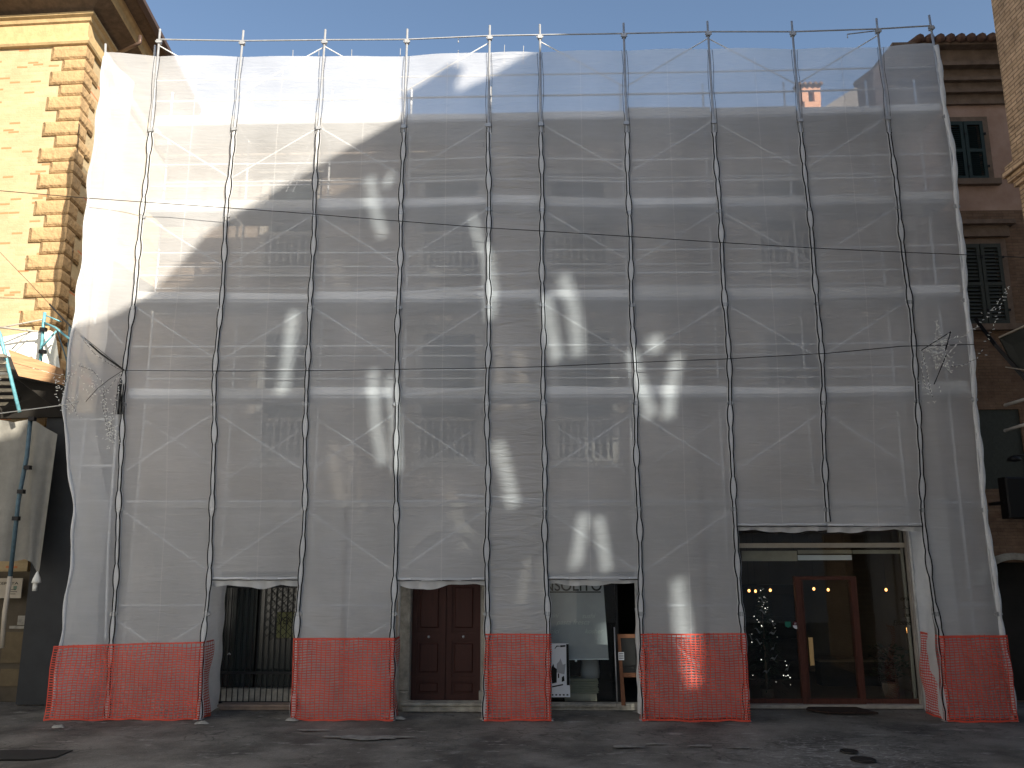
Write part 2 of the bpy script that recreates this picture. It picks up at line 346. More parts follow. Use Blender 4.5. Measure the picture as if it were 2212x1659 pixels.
    t.links.new(mm.outputs[2], m3.inputs[6]); t.links.new(fine.outputs[0], m3.inputs[7]); t.links.new(m3.outputs[2], b.inputs['Base Color'])
    bp = t.nodes.new('ShaderNodeBump'); bp.inputs['Strength'].default_value = .7; bp.inputs['Distance'].default_value = .03
    n5 = noise(7, 8, .7); t.links.new(n5.outputs['Fac'], bp.inputs['Height']); t.links.new(bp.outputs[0], b.inputs['Normal'])
    return m
gm = MB()
N = 60
def gh(x, y): return .012*math.sin(x*1.3+y)*math.sin(y*1.7)-.01 if y < .6 else -.01
for i in range(N):
    for k in range(N):
        x0, x1 = -16+32*i/N, -16+32*(i+1)/N; y0, y1 = -20+24*k/N, -20+24*(k+1)/N
        gm.quad((x0, y0, gh(x0, y0)), (x1, y0, gh(x1, y0)), (x1, y1, gh(x1, y1)), (x0, y1, gh(x0, y1)))
gm.quad((-150, -150, -.04), (150, -150, -.04), (150, 150, -.04), (-150, 150, -.04))
g = gm.build('ground', ground_mat(), smooth=True, loc=(0, 0, 0)); tag(g, kind='structure')
def flatpoly(pts, z=.016, th=.006):
    m = MB(); m.prism([(p.x, p.y, z-th) for p in pts][::1], (0, 0, th)); return m
o = flatpoly([atz(*q, .01) for q in [(-60, 1622), (60, 1620), (158, 1621), (120, 1636), (70, 1641), (-60, 1641)]]).build('road_patch', M['patch']); tag(o, kind='structure')
for (px, py, w_, lab) in [(1864, 1640, .34, 'larger round dark iron cover in the paving, nearest the camera'), (1834, 1622, .25, 'smaller round dark iron cover in the paving, just beyond the larger one')]:
    c = atz(px, py, .01); m = MB(); m.lathe((c.x, c.y, 0), [(0, .016), (w_*.42, .016), (w_*.44, .010), (w_*.47, .010), (w_*.48, .018), (w_*.52, .018), (w_*.53, .0)], 28)
    o = m.build('manhole_cover', M['cover']); tag(o, lab, 'manhole cover', 'iron covers in the paving')
pale = mat('pale_repair_mortar', (.27, .26, .24), .9, noise=.45, nscale=6, col2=(.13, .125, .115), bump=.4, bscale=20)
for k, (px, py, rx, ry) in enumerate([(795, 1593, .62, .16), (675, 1577, .25, .06), (1352, 1613, .22, .07), (1418, 1607, .16, .05), (1513, 1611, .17, .06), (1600, 1615, .16, .05), (1850, 1622, .75, .55)]):
    c = atz(px, py, .01); pts = []
    for a in range(40):
        t = a/40*2*math.pi; q = 1+.22*math.sin(3*t+k)+.15*math.sin(7*t+2*k)+random.uniform(-.09, .09); pts.append(Vector((c.x+rx*q*math.cos(t), c.y+ry*q*math.sin(t), 0)))
    if k == 6: continue
    o = flatpoly(pts, .0165, .004).build('paving_patch', pale); tag(o, kind='structure')

# ---------------------------------------------------------------- the building opposite, behind the camera: it shades the facade
YC = -20.
tx = -YC*math.tan(SUN_AZ); tz = -YC/math.cos(SUN_AZ)*math.tan(SUN_EL)
def opp(px, py): p = at(px, py, 0); return (p.x+tx, p.z+tz)
prof = [opp(*q) for q in [(60, 880), (150, 715), (235, 690), (305, 645), (340, 620), (400, 560), (450, 500), (520, 455), (600, 410), (700, 350), (790, 300), (872, 250), (880, 222), (872, 202), (910, 183), (970, 142), (1000, 152), (983, 185), (990, 200), (1060, 165), (1140, 118), (1190, 92)]]
outer = [(2.2, 0), (2.2, prof[0][1])]+prof+[(prof[-1][0]+3, 28.5), (48, 28.5), (48, 0)]
def stroke(pts, wd):
    L = []; Rr = []
    P = [Vector(opp(*q)) for q in pts]
    for i, p in enumerate(P):
        d = (P[min(i+1, len(P)-1)]-P[max(i-1, 0)]).normalized(); n = Vector((-d.y, d.x)); ww = (wd[i] if isinstance(wd, list) else wd)/2/120
        L.append(p+n*ww); Rr.append(p-n*ww)
    return L+Rr[::-1]
holes = [stroke([(846, 372), (840, 390), (832, 408)], 16), stroke([(796, 385), (805, 430), (815, 470), (830, 512)], 26), stroke([(1022, 462), (1034, 515), (1056, 555), (1062, 620), (1060, 690)], [16, 20, 26, 30, 22]),
         stroke([(636, 670), (624, 760), (612, 848)], 27), stroke([(805, 800), (810, 900), (828, 1002)], 24), stroke([(842, 812), (853, 900), (860, 1020)], 20),
         stroke([(1178, 640), (1190, 710), (1206, 778)], 28), stroke([(1216, 595), (1236, 660), (1250, 770)], 30), stroke([(1412, 725), (1418, 762)], 34),
         stroke([(1364, 758), (1386, 830), (1408, 900)], 28), stroke([(1462, 766), (1452, 840), (1442, 905)], 28), stroke([(1074, 955), (1092, 1020), (1112, 1095)], 24),
         stroke([(1258, 1112), (1252, 1160), (1240, 1228)], 22), stroke([(1290, 1118), (1300, 1180), (1308, 1236)], 22), stroke([(1462, 1250), (1476, 1360), (1492, 1485)], [28, 40, 34])]  # added slots, shaped like the light streaks on the netting
opb = thing('opposite_building', 'tall plain building across the square behind the viewer, with slots added for light streaks', 'building', (10, YC, 0))
def sheet(poly, hls, y):
    loops = [[Vector((p[0], p[1], 0)) for p in poly]]+[[Vector((p[0], p[1], 0)) for p in h] for h in hls]
    tri = tessellate_polygon(loops); fl = [v for l in loops for v in l]
    m = MB(); m.v = [(v.x, y, v.y) for v in fl]; m.f = [tuple(t) for t in tri]; return m
m = sheet(outer, holes, YC)
b2 = sheet(outer, holes, YC-.04); n = len(m.v); m.v += b2.v; m.f += [tuple(n+i for i in f[::-1]) for f in b2.f]
idx = 0
for l in [outer]+holes:
    k = len(l)
    for i in range(k): m.f.append((idx+i, idx+(i+1) % k, n+idx+(i+1) % k, n+idx+i))
    idx += k
m.build('wall', M['opp'], opb)
for h in holes:  # tinted fills of the added slots; dimmed sun imitates window reflections
    m = MB(); m.poly([(p[0], YC-.02, p[1]) for p in h]); m.build('pane', filt, opb)

# unseen pale building and paving added at the left to bounce sunlight into the shade
sq = thing('bounce_building', 'long unseen pale building added at the left to bounce sunlight', 'building', (-13.5, -22, 0))
m = MB(); m.box(-22, -13.2, -50, -1.2, 0, 21); m.build('wall', M['paleplaster'], sq)
m = MB(); m.box(-22.5, -12.6, -50.5, -1.0, 21.001, 21.4); m.build('roof', M['tile'], sq)
for k in range(9):
    for j in range(3):
        m = MB(); y0 = -47+5*k; z0 = 5+5*j; m.box(-13.3, -13.15, y0, y0+1.1, z0, z0+1.9); m.build('window', M['shut'], sq)
o = MB().quad((-13.2, -60, .004), (-1, -60, .004), (-1, -20.3, .004), (-13.2, -20.3, .004)).build('bounce_paving', M['paleplaster']); tag(o, kind='structure')  # unseen pale ground added to bounce sunlight

# ---------------------------------------------------------------- scaffold geometry from the photograph
PD = [
 [(346,63),(325,300),(291,640),(268,830),(257,1150),(243,1390),(232,1556)],
 [(526,66),(507,270),(495,400),(480,640),(464,830),(462,1060),(449,1300),(440,1390),(430,1554)],
 [(703,64),(687,290),(678,500),(670,700),(662,830),(660,1060),(650,1270),(641,1375),(634,1553)],
 [(880,63),(872,290),(862,640),(857,830),(857,1080),(852,1300),(849,1375),(846,1553)],
 [(1058,55),(1055,290),(1056,640),(1053,830),(1053,1100),(1053,1300),(1052,1370),(1050,1552)],
 [(1166,53),(1169,290),(1172,640),(1174,830),(1176,1080),(1180,1250),(1183,1370),(1186,1552)],
 [(1347,50),(1354,290),(1364,640),(1372,830),(1378,1080),(1384,1250),(1386,1370),(1390,1552)],
 [(1528,46),(1543,290),(1565,640),(1576,830),(1583,1080),(1596,1250),(1603,1370),(1612,1550)],
 [(1710,46),(1730,290),(1764,640),(1777,830),(1782,1060),(1787,1132)],
 [(1893,40),(1921,290),(1962,640),(1980,830),(1992,1110),(2015,1300),(2030,1372),(2046,1551)],
 [(2007,33),(2030,180),(2054,330),(2080,600),(2100,830),(2118,1050),(2143,1250),(2160,1350),(2187,1551)]]
EDL = [(225,118),(205,300),(190,400),(178,560),(165,650),(150,760),(138,870),(140,930),(160,1110),(152,1230),(138,1330),(130,1390),(118,1480),(105,1570)]
def line(pts, Y=0): return sorted([(p.z, p.x) for p in (at(*q, Y) for q in pts)])
PL = [line(p) for p in PD]; EL = line(EDL, -.12)
def itp(tab, z):
    if z <= tab[0][0]: return tab[0][1]
    for i in range(len(tab)-1):
        if z <= tab[i+1][0]:
            a, b = tab[i], tab[i+1]; return a[1]+(b[1]-a[1])*(z-a[0])/(b[0]-a[0])
    return tab[-1][1]
def PX(i, z): return itp(EL, z) if i < 0 else itp(PL[i], z)
LV = {k: sorted([(p.x, p.z) for p in (at(*q, 0) for q in v)]) for k, v in dict(
 A=[(330,268),(760,262),(1260,254),(1620,249),(1960,241),(2040,239)], B=[(300,455),(770,450),(1060,438),(1180,441),(1370,446),(1650,441),(2060,432)],
 C=[(285,650),(860,650),(1052,649),(1175,644),(1365,645),(1870,641),(2080,634)], D=[(268,858),(1053,857),(1175,856),(1880,854.5),(2100,847)],
 E=[(262,1083),(860,1082),(1580,1083),(1990,1085),(2120,1085)], F=[(246,1308),(1600,1308),(2140,1308)]).items()}
def LZ(k, x): return itp(LV[k], x)
def nodez(k, i):
    z = LZ(k, -7.5+1.6*i)
    for _ in range(3): z = LZ(k, PX(i, z))
    return z
def pz(i, y, x=None):             # z of pixel row y on pole i
    for _ in range(1):
        t = PD[i]
        for a, b in zip(t, t[1:]):
            if a[1] <= y <= b[1]:
                q = (y-a[1])/(b[1]-a[1]); return at(a[0]+(b[0]-a[0])*q, y, 0).z
        return at(t[-1][0], y, 0).z

scf = thing('scaffold', 'galvanised steel tube scaffold with decks and braces across the whole building front', 'scaffold', (0, .5, 0))
YB = .95
def coupler(m, x, y, z): m.box(x-.045, x+.045, y-.045, y+.045, z-.05, z+.03); m.box(x-.07, x-.045, y-.03, y+.0, z-.03, z+.01); m.box(x+.045, x+.07, y-.03, y, z-.03, z+.01)
TOPZ = [pz(i, PD[i][0][1]) for i in range(11)]
for i in range(11):
    zb = .04 if i != 8 else pz(8, 1128)
    m = MB(); zs = [zb]+[z for z, x in PL[i] if zb+.2 < z < TOPZ[i]-.1]+[TOPZ[i]]
    m.tube([(PX(i, z), 0, z) for z in zs], .024, 8)
    m.build('standard', M['galv'], scf, True)
    for z in [nodez(k, i)-.14 for k in 'ABCDEF']+[TOPZ[i]-.3]:
        if z > zb: m = MB(); coupler(m, PX(i, z), 0, z); m.build('coupler', M['galv'], scf)
    if zb < .1:
        m = MB(); m.box(PX(i, 0)-.075, PX(i, 0)+.075, -.075, .075, .0, .012); m.tube([(PX(i, 0), 0, .01), (PX(i, 0), 0, .12)], .03, 8); m.build('base_plate', M['galv'], scf)
    m = MB(); xb = PX(i, 6); m.tube([(xb, YB, .02 if i != 8 else 3.4), (xb, YB, 13.3)], .024, 8); m.build('standard', M['innersteel'], scf, True)
# decks, toe boards, rails
for k in 'ABCD':
    for i in range(10):
        za, zb = nodez(k, i), nodez(k, i+1); xa, xb = PX(i, za)+.03, PX(i+1, zb)-.03
        m = MB()
        for q in range(3):
            y0 = .11+q*.28; m.prism([(xa, y0, za+.02), (xb, y0, zb+.02), (xb, y0, zb+.075), (xa, y0, za+.075)], (0, .275, 0))
        m.build('deck', M['plank'], scf)
        tt_ = random.uniform(.13, .24); m = MB(); t0 = .085+random.uniform(-.015, .03); m.prism([(xa, t0, za+.06), (xb, t0, zb+.06), (xb, t0, zb+.06+tt_+random.uniform(-.03, .01)), (xa, t0, za+.06+tt_)], (0, .02, 0)); m.build('toe_board', M['toe' if random.random() < .6 else 'toe2'], scf)
for i in range(10):
    for k in 'ABCDEF':
        if k == 'F' and i in (1, 3, 5, 7, 8): continue
        za, zb = nodez(k, i), nodez(k, i+1); m = MB(); m.tube([(PX(i, za), .06, za), (PX(i+1, zb), .06, zb)], .026, 6); m.build('ledger', M['galv'], scf)
    for k in 'ABCD':
        for dz in (.56, 1.05):
            za, zb = nodez(k, i)+dz, nodez(k, i+1)+dz
            m = MB(); m.tube([(PX(i, za), .05, za), (PX(i+1, zb), .05, zb)], .016, 6); m.build('guardrail', M['innersteel'], scf)
            if i not in (4, 9): m = MB(); m.tube([(PX(i, za), YB-.05, za), (PX(i+1, zb), YB-.05, zb)], .017, 6); m.build('inner_rail', M['innersteel'], scf)
    za, zb = TOPZ[i]-.27, TOPZ[i+1]-.27
    m = MB(); m.tube([(PX(i, za), -.03, za), (PX(i+1, zb), -.03, zb)], .018, 6)
    m.build('guardrail', M['galv'], scf)
HI = {0: 0, 1: 1, 2: 0, 3: 1, 5: 0, 6: 1, 7: 0, 8: 1}
for i, h in HI.items():
    def br(zt0, drop, rev=False, y=.045):
        a, b = (i, i+1) if (h == 0) != rev else (i+1, i)
        za = zt0(a)-.1; zb = za-drop; m = MB(); m.tube([(PX(a, za), y, za), (PX(b, zb), y, zb)], .0135, 6); m.build('brace', M['innersteel'], scf)
    br(lambda q: TOPZ[q]-.28, 1.12)
    for k in 'ABC': br(lambda q, k=k: nodez(k, q), 1.15)
    for rev in (False, True): br(lambda q: nodez('D', q)-.2, 1.2, rev, .045 if rev else YB-.1)
    if i < 7: br(lambda q: nodez('E', q)-.05, 1.2)
    if i in (0, 2): br(lambda q: nodez('F', q)-.15, 1.1, True); br(lambda q: nodez('F', q)-.15, 1.1)
z8 = pz(8, 1122)
for j in (7, 9):
    m = MB(); m.tube([(PX(8, z8), .3, z8), (PX(j, 4), .3, nodez('E', j)-.05)], .035, 6); m.build('bridging_brace', M['galv'], scf)
for pts, r_ in (([(862, 634), (1050, 620)], .035), ([(985, 637), (1172, 645)], .02), ([(985, 1069), (1175, 1079)], .02), ([(1180, 441), (1365, 441)], .018), ([(820, 858), (1052, 838)], .03), ([(1066, 846), (1174, 852)], .02)):
    m = MB(); m.tube([at(x, y, .07) for x, y in pts], r_, 4); m.build('loose_board', M['toe'], scf)
# loose rails at the two handed ends, ladder, tie rods
def T(m, pts, r, Y): m.tube([at(x, y, Y) for x, y in pts], r, 6)
for pts in ([(1055, 77), (990, 81), (990, 92)], [(1888, 67), (1830, 74), (1831, 82)]):
    m = MB(); T(m, pts, .014, .02); m.build('gate_rail', M['galv'], scf)
for pts, y in (([(705, 262), (632, 415)], .5), ([(690, 262), (618, 415)], .5), ([(695, 465), (742, 625)], .4), ([(662, 670), (604, 850)], .35), ([(668, 700), (628, 800)], .4)):
    m = MB(); T(m, pts, .012, y); m.build('ladder_stile', M['galv'], scf)
for x, y in ((633, 108), (689, 109), (760, 107), (865, 105), (990, 109), (1090, 97), (1131, 99)):
    m = MB(); T(m, [(x, y), (x-1.5, y+40)], .008, .3); m.build('tie_rod', M['galv'], scf)
for pts in ([(186, 910), (174, 1010), (166, 1105)], [(257, 830), (250, 955), (234, 1170), (228, 1380)], [(212, 490), (205, 700)], [(240, 300), (235, 480)]):
    m = MB(); T(m, pts, .024, .03); m.build('standard', M['innersteel'], scf)
m = MB(); T(m, [(150, 907), (256, 905)], .02, .02); T(m, [(162, 1005), (247, 1006)], .02, .02); T(m, [(168, 1080), (240, 1082)], .014, .03); m.build('ladder_frame', M['innersteel'], scf); m = MB(); T(m, [(228, 700), (268, 745)], .014, .05); m.build('brace', M['innersteel'], scf)
m = MB(); T(m, [(228, 95), (227, 150)], .024, .3); T(m, [(335, 98), (331, 160)], .024, .25); m.build('standard', M['galv'], scf)
# right return frame seen through the last sheet
for pts in ([(1995, 305), (2050, 250)], [(2000, 420), (2054, 345)], [(2000, 640), (2085, 540)], [(2005, 830), (2098, 735)]):
    m = MB(); T(m, pts, .02, .9); m.build('brace', M['galv'], scf)

# ---------------------------------------------------------------- white netting sheets
TOPN = [(-9.3, at(225, 118, 0).z)]+[(PX(i, 13.4), at(PD[i][0][0], y, 0).z) for i, y in enumerate((122, 123, 122, 122, 114, 113, 110, 106, 107, 103, 94))]
ords = ['first', 'second', 'third', 'fourth', 'fifth', 'sixth', 'seventh', 'eighth', 'ninth', 'tenth', 'eleventh']
BOT = {-1: 1568, 0: 1564, 1: 1253, 2: 1552, 3: 1254, 4: 1551, 5: 1252, 6: 1550, 7: 1137, 8: 1137, 9: 1550}
ph = [random.uniform(0, 6.28) for _ in range(40)]
def billow(i, u, z):
    s = math.sin(math.pi*u)
    return -.012-s*(.03+.014*math.sin(z*1.1+ph[i])+.014*math.sin(z*2.9+ph[i+5]+3*u)+.005*math.sin(z*7+9*u+ph[i+9]))
def wscal(i, z):
    k = z/.47+ph[i+3]; a = .55+.45*math.sin(math.floor(k)*2.3+ph[i+7]); return .024+.036*a*abs(math.sin(math.pi*(k % 1)))**.7
panel = {}
for i in range(-1, 10):
    zt = lambda x: itp(TOPN, x)
    zb = at((PD[max(i, 0)][-1][0]+PD[i+1][-1][0])/2, BOT[i], 0).z
    zb = max(zb, .0)
    nu, nz = 10, 150
    m = MB(); idx = {}
    for a in range(nu+1):
        u = a/nu
        for b in range(nz+1):
            z = zb+(13.6-zb)*b/nz
            xa, xb = PX(i, z), PX(i+1, z); x = xa+(xb-xa)*u
            z2 = zb+(zt(x)-zb)*b/nz
            if b == 0 and zb > 1: z2 += .02*math.sin(u*9+i)-.01
            y = billow(i+1, u, z2)+.012
            if i == -1: y -= (1-u)*.12
            m.v.append((x+(.02*math.sin(z*5.1)*(i == -1)*(1-u)), y, z2))
    for a in range(nu):
        for b in range(nz):
            q = a*(nz+1)+b; m.f.append((q, q+nz+1, q+nz+2, q+1))
    if i == -1: lab = 'white netting sheet left of the leftmost pole, with a wavy free edge'
    elif i == 9: lab = 'white netting sheet at the far right end, beside the green shuttered house'
    else:
        extra = {0: 'right of the leftmost pole, reaching down behind the widest orange mesh', 1: 'between two poles, ending above the barred shop door', 2: 'reaching down behind the orange mesh left of the brown door', 3: 'ending above the brown double door',
                 4: 'in the narrow bay just right of the brown door', 5: 'ending above the grey shop blind', 6: 'reaching down between grey blind and Christmas tree window', 7: 'ending above the Christmas tree, left half of the glazed front', 8: 'ending above the right half of the glazed shop front'}[i]
        lab = 'white netting sheet %s' % extra
    p = m.build('netting_sheet', M['netc' if i == 4 else 'net'], smooth=True); tag(p, lab, 'netting', 'white netting sheets on the scaffold'); panel[i] = p
    # laced seam with black hem cords (on the pole at the sheet's left side)
    def seam(pi, z0, z1, par, yf=-.034):
        fl = MB(); c1 = []; c2 = []; n = int((z1-z0)/.05)
        for b in range(n+1):
            z = z0+(z1-z0)*b/n; wv = wscal(pi, z); x = PX(pi, z)+.012*math.sin(z*2.2+ph[pi+2])
            c1.append((x-wv, yf-.004, z)); c2.append((x+wv, yf-.004, z))
            fl.v += [(x-wv, yf, z), (x, yf-.012, z), (x+wv, yf, z)]
        for b in range(n):
            q = b*3; fl.f += [(q, q+1, q+4, q+3), (q+1, q+2, q+5, q+4)]
        fl.build('seam', M['hem'], par, True)
        for c in (c1, c2): mm = MB(); mm.tube(c, .0115, 5); mm.build('hem_cord', M['cord'], par)
        ca = MB(); zz = z0+.1
        ca = MB()
        for c, s_ in ((c1, -1), (c2, 1)):
            mm = [(p[0]+s_*.016, p[1]+.02, p[2]) for p in c]
            ca.tube(mm, .006, 4)
        ca.build('hem_fold', M['hem'], par)
    if i >= 0:
        ztop = pz(i, 288); zlow = {0: .0, 8: 3.55}.get(i, .02)
        seam(i, zlow, ztop, p)
        # loose cords beside the bare upper pole
        mm = MB()
        for s_ in (-1, 1):
            c = []
            zz = ztop
            while zz < itp(TOPN, PX(i, 13)): c.append((PX(i, zz)+s_*(.035+.03*abs(math.sin(zz*2.4+ph[i+1]+s_))), -.03, zz)); zz += .06
            mm.tube(c, .0045, 4)
        mm.build('hem_cord', M['cord'], p)
    if i == 9: # outer rolled edge
        c = []; z = .1
        while z < itp(TOPN, 8.8): c.append((PX(10, z)+.03+.02*math.sin(z*3), -.02, z)); z += .1
        mm = MB(); mm.tube(c, [.03+.022*abs(math.sin(j*.55)) for j in range(len(c))], 7); mm.build('rolled_edge', M['hem'], p, True)
    if i == -1:
        c = []; z = .02
        while z < 13.6: c.append((PX(-1, z)+.02*math.sin(z*5.1)+.01, -.12, z)); z += .1
        mm = MB(); mm.tube(c, [.022+.018*abs(math.sin(j*.4)) for j in range(len(c))], 6); mm.build('rolled_edge', M['hem'], p, True)
        mm = MB()
        for b in range(61):
            z = .1+(TOPN[0][1]-.1)*b/60
            for a in range(7): mm.v.append((PX(-1, z)+.02*math.sin(z*5.1)+.03+.04*math.sin(a+z*2)*(a > 0), -.1+a*.2, z))
        for b in range(60):
            for a in range(6): q = b*7+a; mm.f.append((q, q+1, q+8, q+7))
        mm.build('side_return', M['net'], p, True)
    # reinforcing band down the middle of a wide sheet
    if i in (0, 1, 2, 3, 5, 6, 7, 8):
        mm = MB(); prev = None; z = zb
        while z < 13.4:
            x = (PX(i, z)+PX(i+1, z))/2+.05*math.sin(i)
            if prev: mm.quad((prev[0]-.008, prev[1], prev[2]), (prev[0]+.008, prev[1], prev[2]), (x+.008, billow(i+1, .5, z)+.008, z), (x-.008, billow(i+1, .5, z)+.008, z))
            prev = (x, billow(i+1, .5, z)+.008, z); z += .2
        mm.build('reinforcing_band', M['band'], p)
    if zb > 1:     # rope and rolled hem above an opening, ragged loose flap below it
        z = zb; xa, xb = PX(i, z), PX(i+1, z)
        mm = MB(); mm.tube([(xa+(xb-xa)*q/12, -.03, z+.004*math.sin(q*2+i)) for q in range(13)], .008, 5); mm.build('hem_cord', M['cord'], p)
        mm = MB(); mm.tube([(xa+(xb-xa)*q/12, .0, z+.03+.006*math.sin(q*1.7+i)) for q in range(13)], .024, 6); mm.build('rolled_edge', M['hem'], p, True)
        mm = MB(); n = 26
        for q in range(n+1):
            u = q/n; x = xa+(xb-xa)*u; d = .05+.05*abs(math.sin(u*3.3+i*1.3))**2+.025*abs(math.sin(u*11+i))+(.10*math.exp(-((u-.55)/.17)**2) if i == 1 else 0)+(.06*math.exp(-((u-.35)/.2)**2) if i == 3 else 0)
            mm.v += [(x, .01+.02*math.sin(q), z), (x, .04+.03*math.sin(q*1.3), z-d)]
        for q in range(n): mm.f.append((2*q, 2*q+1, 2*q+3, 2*q+2))
        mm.build('loose_flap', M['hem'], p, True)
# side curtains running back into the openings
def curtain(x0, x1, z0, z1, par, name='side_curtain', mt='hem', y1=1.1):
    mm = MB(); n = 24; k = 8
    for b in range(n+1):
        z = z0+(z1-z0)*b/n
        for a in range(k+1):
            u = a/k; mm.v.append((x0+(x1-x0)*u+.03*math.sin(z*3+u*5)*math.sin(math.pi*u)+.012*math.sin(z*9+u*11), .02+u*(y1-.02), z))
    for b in range(n):
        for a in range(k): q = b*(k+1)+a; mm.f.append((q, q+1, q+k+2, q+k+1))
    mm.build(name, M[mt], par, True)
curtain(PX(1, 1.3), at(480, 1400, 1.1).x, .02, 2.55, panel[0]); curtain(PX(9, 2)-.03, at(1980, 1330, 1.1).x, .02, 3.55, panel[9])
curtain(PX(6, 1.3), PX(6, 1.3)-.05, .05, 1.95, panel[6], y1=.5)

# ---------------------------------------------------------------- orange plastic mesh
def orange(i, ytop, label, retL=0, retR=0, zb=.02):
    zt = [at(PD[i][-2][0], ytop[0], 0).z, at(PD[i+1][-2][0], ytop[1], 0).z] if i >= 0 else None
    if i < 0: return
    return _orange(lambda z: PX(i, z)-.03, lambda z: PX(i+1, z)+.05, zt, label, retL, retR, zb, i)
def _orange(fa, fb, zt, label, retL, retR, zb, sd_):
    rr = random.Random(sd_+20)
    fa0, fb0 = fa(1), fb(1); W = fb0-fa0
    def P(s, z):     # s along the path in metres, including the returns
        x0, x1 = fa(z), fb(z)
        wob = .016*math.sin(z*6+s*3+sd_)+.018*math.sin(s*5.1+z*4)+.006*math.sin(s*17+z*11)
        if s < 0: return (x0+wob*.6+.02*math.sin(z*6), -.095-s, z)
        if s > W: return (x1-wob*.6+.035*math.sin(z*5+2)*min(1, (s-W)*4), -.095+(s-W), z)
        x = x0+(x1-x0)*s/W; e = max(0, PX(0, z)-x)*.12 if sd_ == 0 else 0
        return (x, -.10+wob-e, z)
    m = MB(); cw, ch = .083, .045; s0, s1 = -retL, W+retR
    ztf = lambda s: zt[0]+(zt[1]-zt[0])*min(1, max(0, s/W))
    ns = int((s1-s0)/cw); 
    def wz(s, z): return z+.008*math.sin(s*5+z*9+sd_)+.006*math.sin(s*13+z*3)
    nr = int((max(zt)-zb)/ch)
    rows = [zb+(1-zb/zt[0])*0+j*ch for j in range(nr+1)]
    for j, z in enumerate(rows):            # horizontal strands
        if z > min(zt)-.02: continue
        th = .0108+rr.uniform(0, .0025)
        n = int((s1-s0)/.055)
        for q in range(n):
            a, b = s0+(s1-s0)*q/n, s0+(s1-s0)*(q+1)/n
            if j < 1: t2 = .022
            else: t2 = th
            pa, pb = P(a, wz(a, z)), P(b, wz(b, z))
            m.quad((pa[0], pa[1], pa[2]-t2*.8), (pb[0], pb[1], pb[2]-t2*.8), (pb[0], pb[1], pb[2]+t2*.8), (pa[0], pa[1], pa[2]+t2*.8))
    for q in range(ns+1):                   # vertical strands
        s = s0+(s1-s0)*q/ns; t2 = .0085
        zz = zb; top = ztf(s)
        while zz < top-.03:
            z2 = min(zz+.09, top); pa, pb = P(s, wz(s, zz)), P(s, wz(s, z2)); pa2, pb2 = P(s+t2*2, wz(s, zz)), P(s+t2*2, wz(s, z2))
            e = -.002; m.quad((pa[0], pa[1]+e, pa[2]), (pa2[0], pa2[1]+e, pa2[2]), (pb2[0], pb2[1]+e, pb2[2]), (pb[0], pb[1]+e, pb[2])); zz = z2
    n = int((s1-s0)/.05)                     # thick top selvedge
    for q in range(n):
        a, b = s0+(s1-s0)*q/n, s0+(s1-s0)*(q+1)/n; pa, pb = P(a, ztf(a)), P(b, ztf(b)); k = .014
        m.quad((pa[0], pa[1]-.004, pa[2]-k*2), (pb[0], pb[1]-.004, pb[2]-k*2), (pb[0], pb[1]-.004, pb[2]), (pa[0], pa[1]-.004, pa[2]))
    o = m.build('barrier_mesh', M['orange']); tag(o, label, 'barrier mesh', 'orange barrier mesh along the scaffold foot'); return o
zO = lambda x, y: at(x, y, 0).z
OL = lambda z: itp(line([(130, 1391), (118, 1480), (106, 1568)]), z)
_orange(OL, lambda z: PX(1, z)+.03, [zO(140, 1393), zO(440, 1385)], 'wide orange barrier mesh at the far left, round the foot of the two leftmost poles', 0, .45, .02, 0)
orange(2, (1377, 1377), 'orange barrier mesh between the barred shop door and the brown double door', 0, .35)
orange(4, (1368, 1368), 'narrowest orange barrier mesh, between the brown double door and the grey blind', .12, .12)
orange(6, (1368, 1367), 'orange barrier mesh with a patch of sunlight, left of the Christmas tree window', .30, 0)
orange(9, (1372, 1371), 'orange barrier mesh at the far right, right of the glazed shop front', .9, 0)
# scraps of cloth at the feet of the poles
for px, py, lab in [(632, 1555, 'left of the orange mesh beside the barred door'), (858, 1552, 'left of the brown door step'), (1053, 1552, 'right of the brown door step'), (1180, 1552, 'below the grey blind shop sill, left end'),
                    (1383, 1537, 'at the foot of the easel board'), (1410, 1552, 'in front of the orange mesh with the sunlit patch'), (125, 1570, 'at the far left pole foot'), (433, 1562, 'left of the barred door step')]:
    c = atz(px, py, .02); m = MB(); k = 9; ctr = len(m.v); m.v.append((c.x, c.y, .05))
    for ring, rr_ in ((1, .5), (2, 1)):
        for a in range(k):
            t = 2*math.pi*a/k; q = rr_*random.uniform(.7, 1.2); m.v.append((c.x+.14*q*math.cos(t), c.y+.07*q*math.sin(t), (.05 if ring == 1 else .012)*random.uniform(.6, 1.3)))
    for a in range(k):
        b = (a+1) % k; m.f.append((0, 1+a, 1+b)); m.f.append((1+a, 1+k+a, 1+k+b, 1+b))
    o = m.build('cloth_scrap', M['scrap'], smooth=True); tag(o, 'crumpled pale scrap on the paving '+lab, 'scrap', 'crumpled scraps at the scaffold feet')

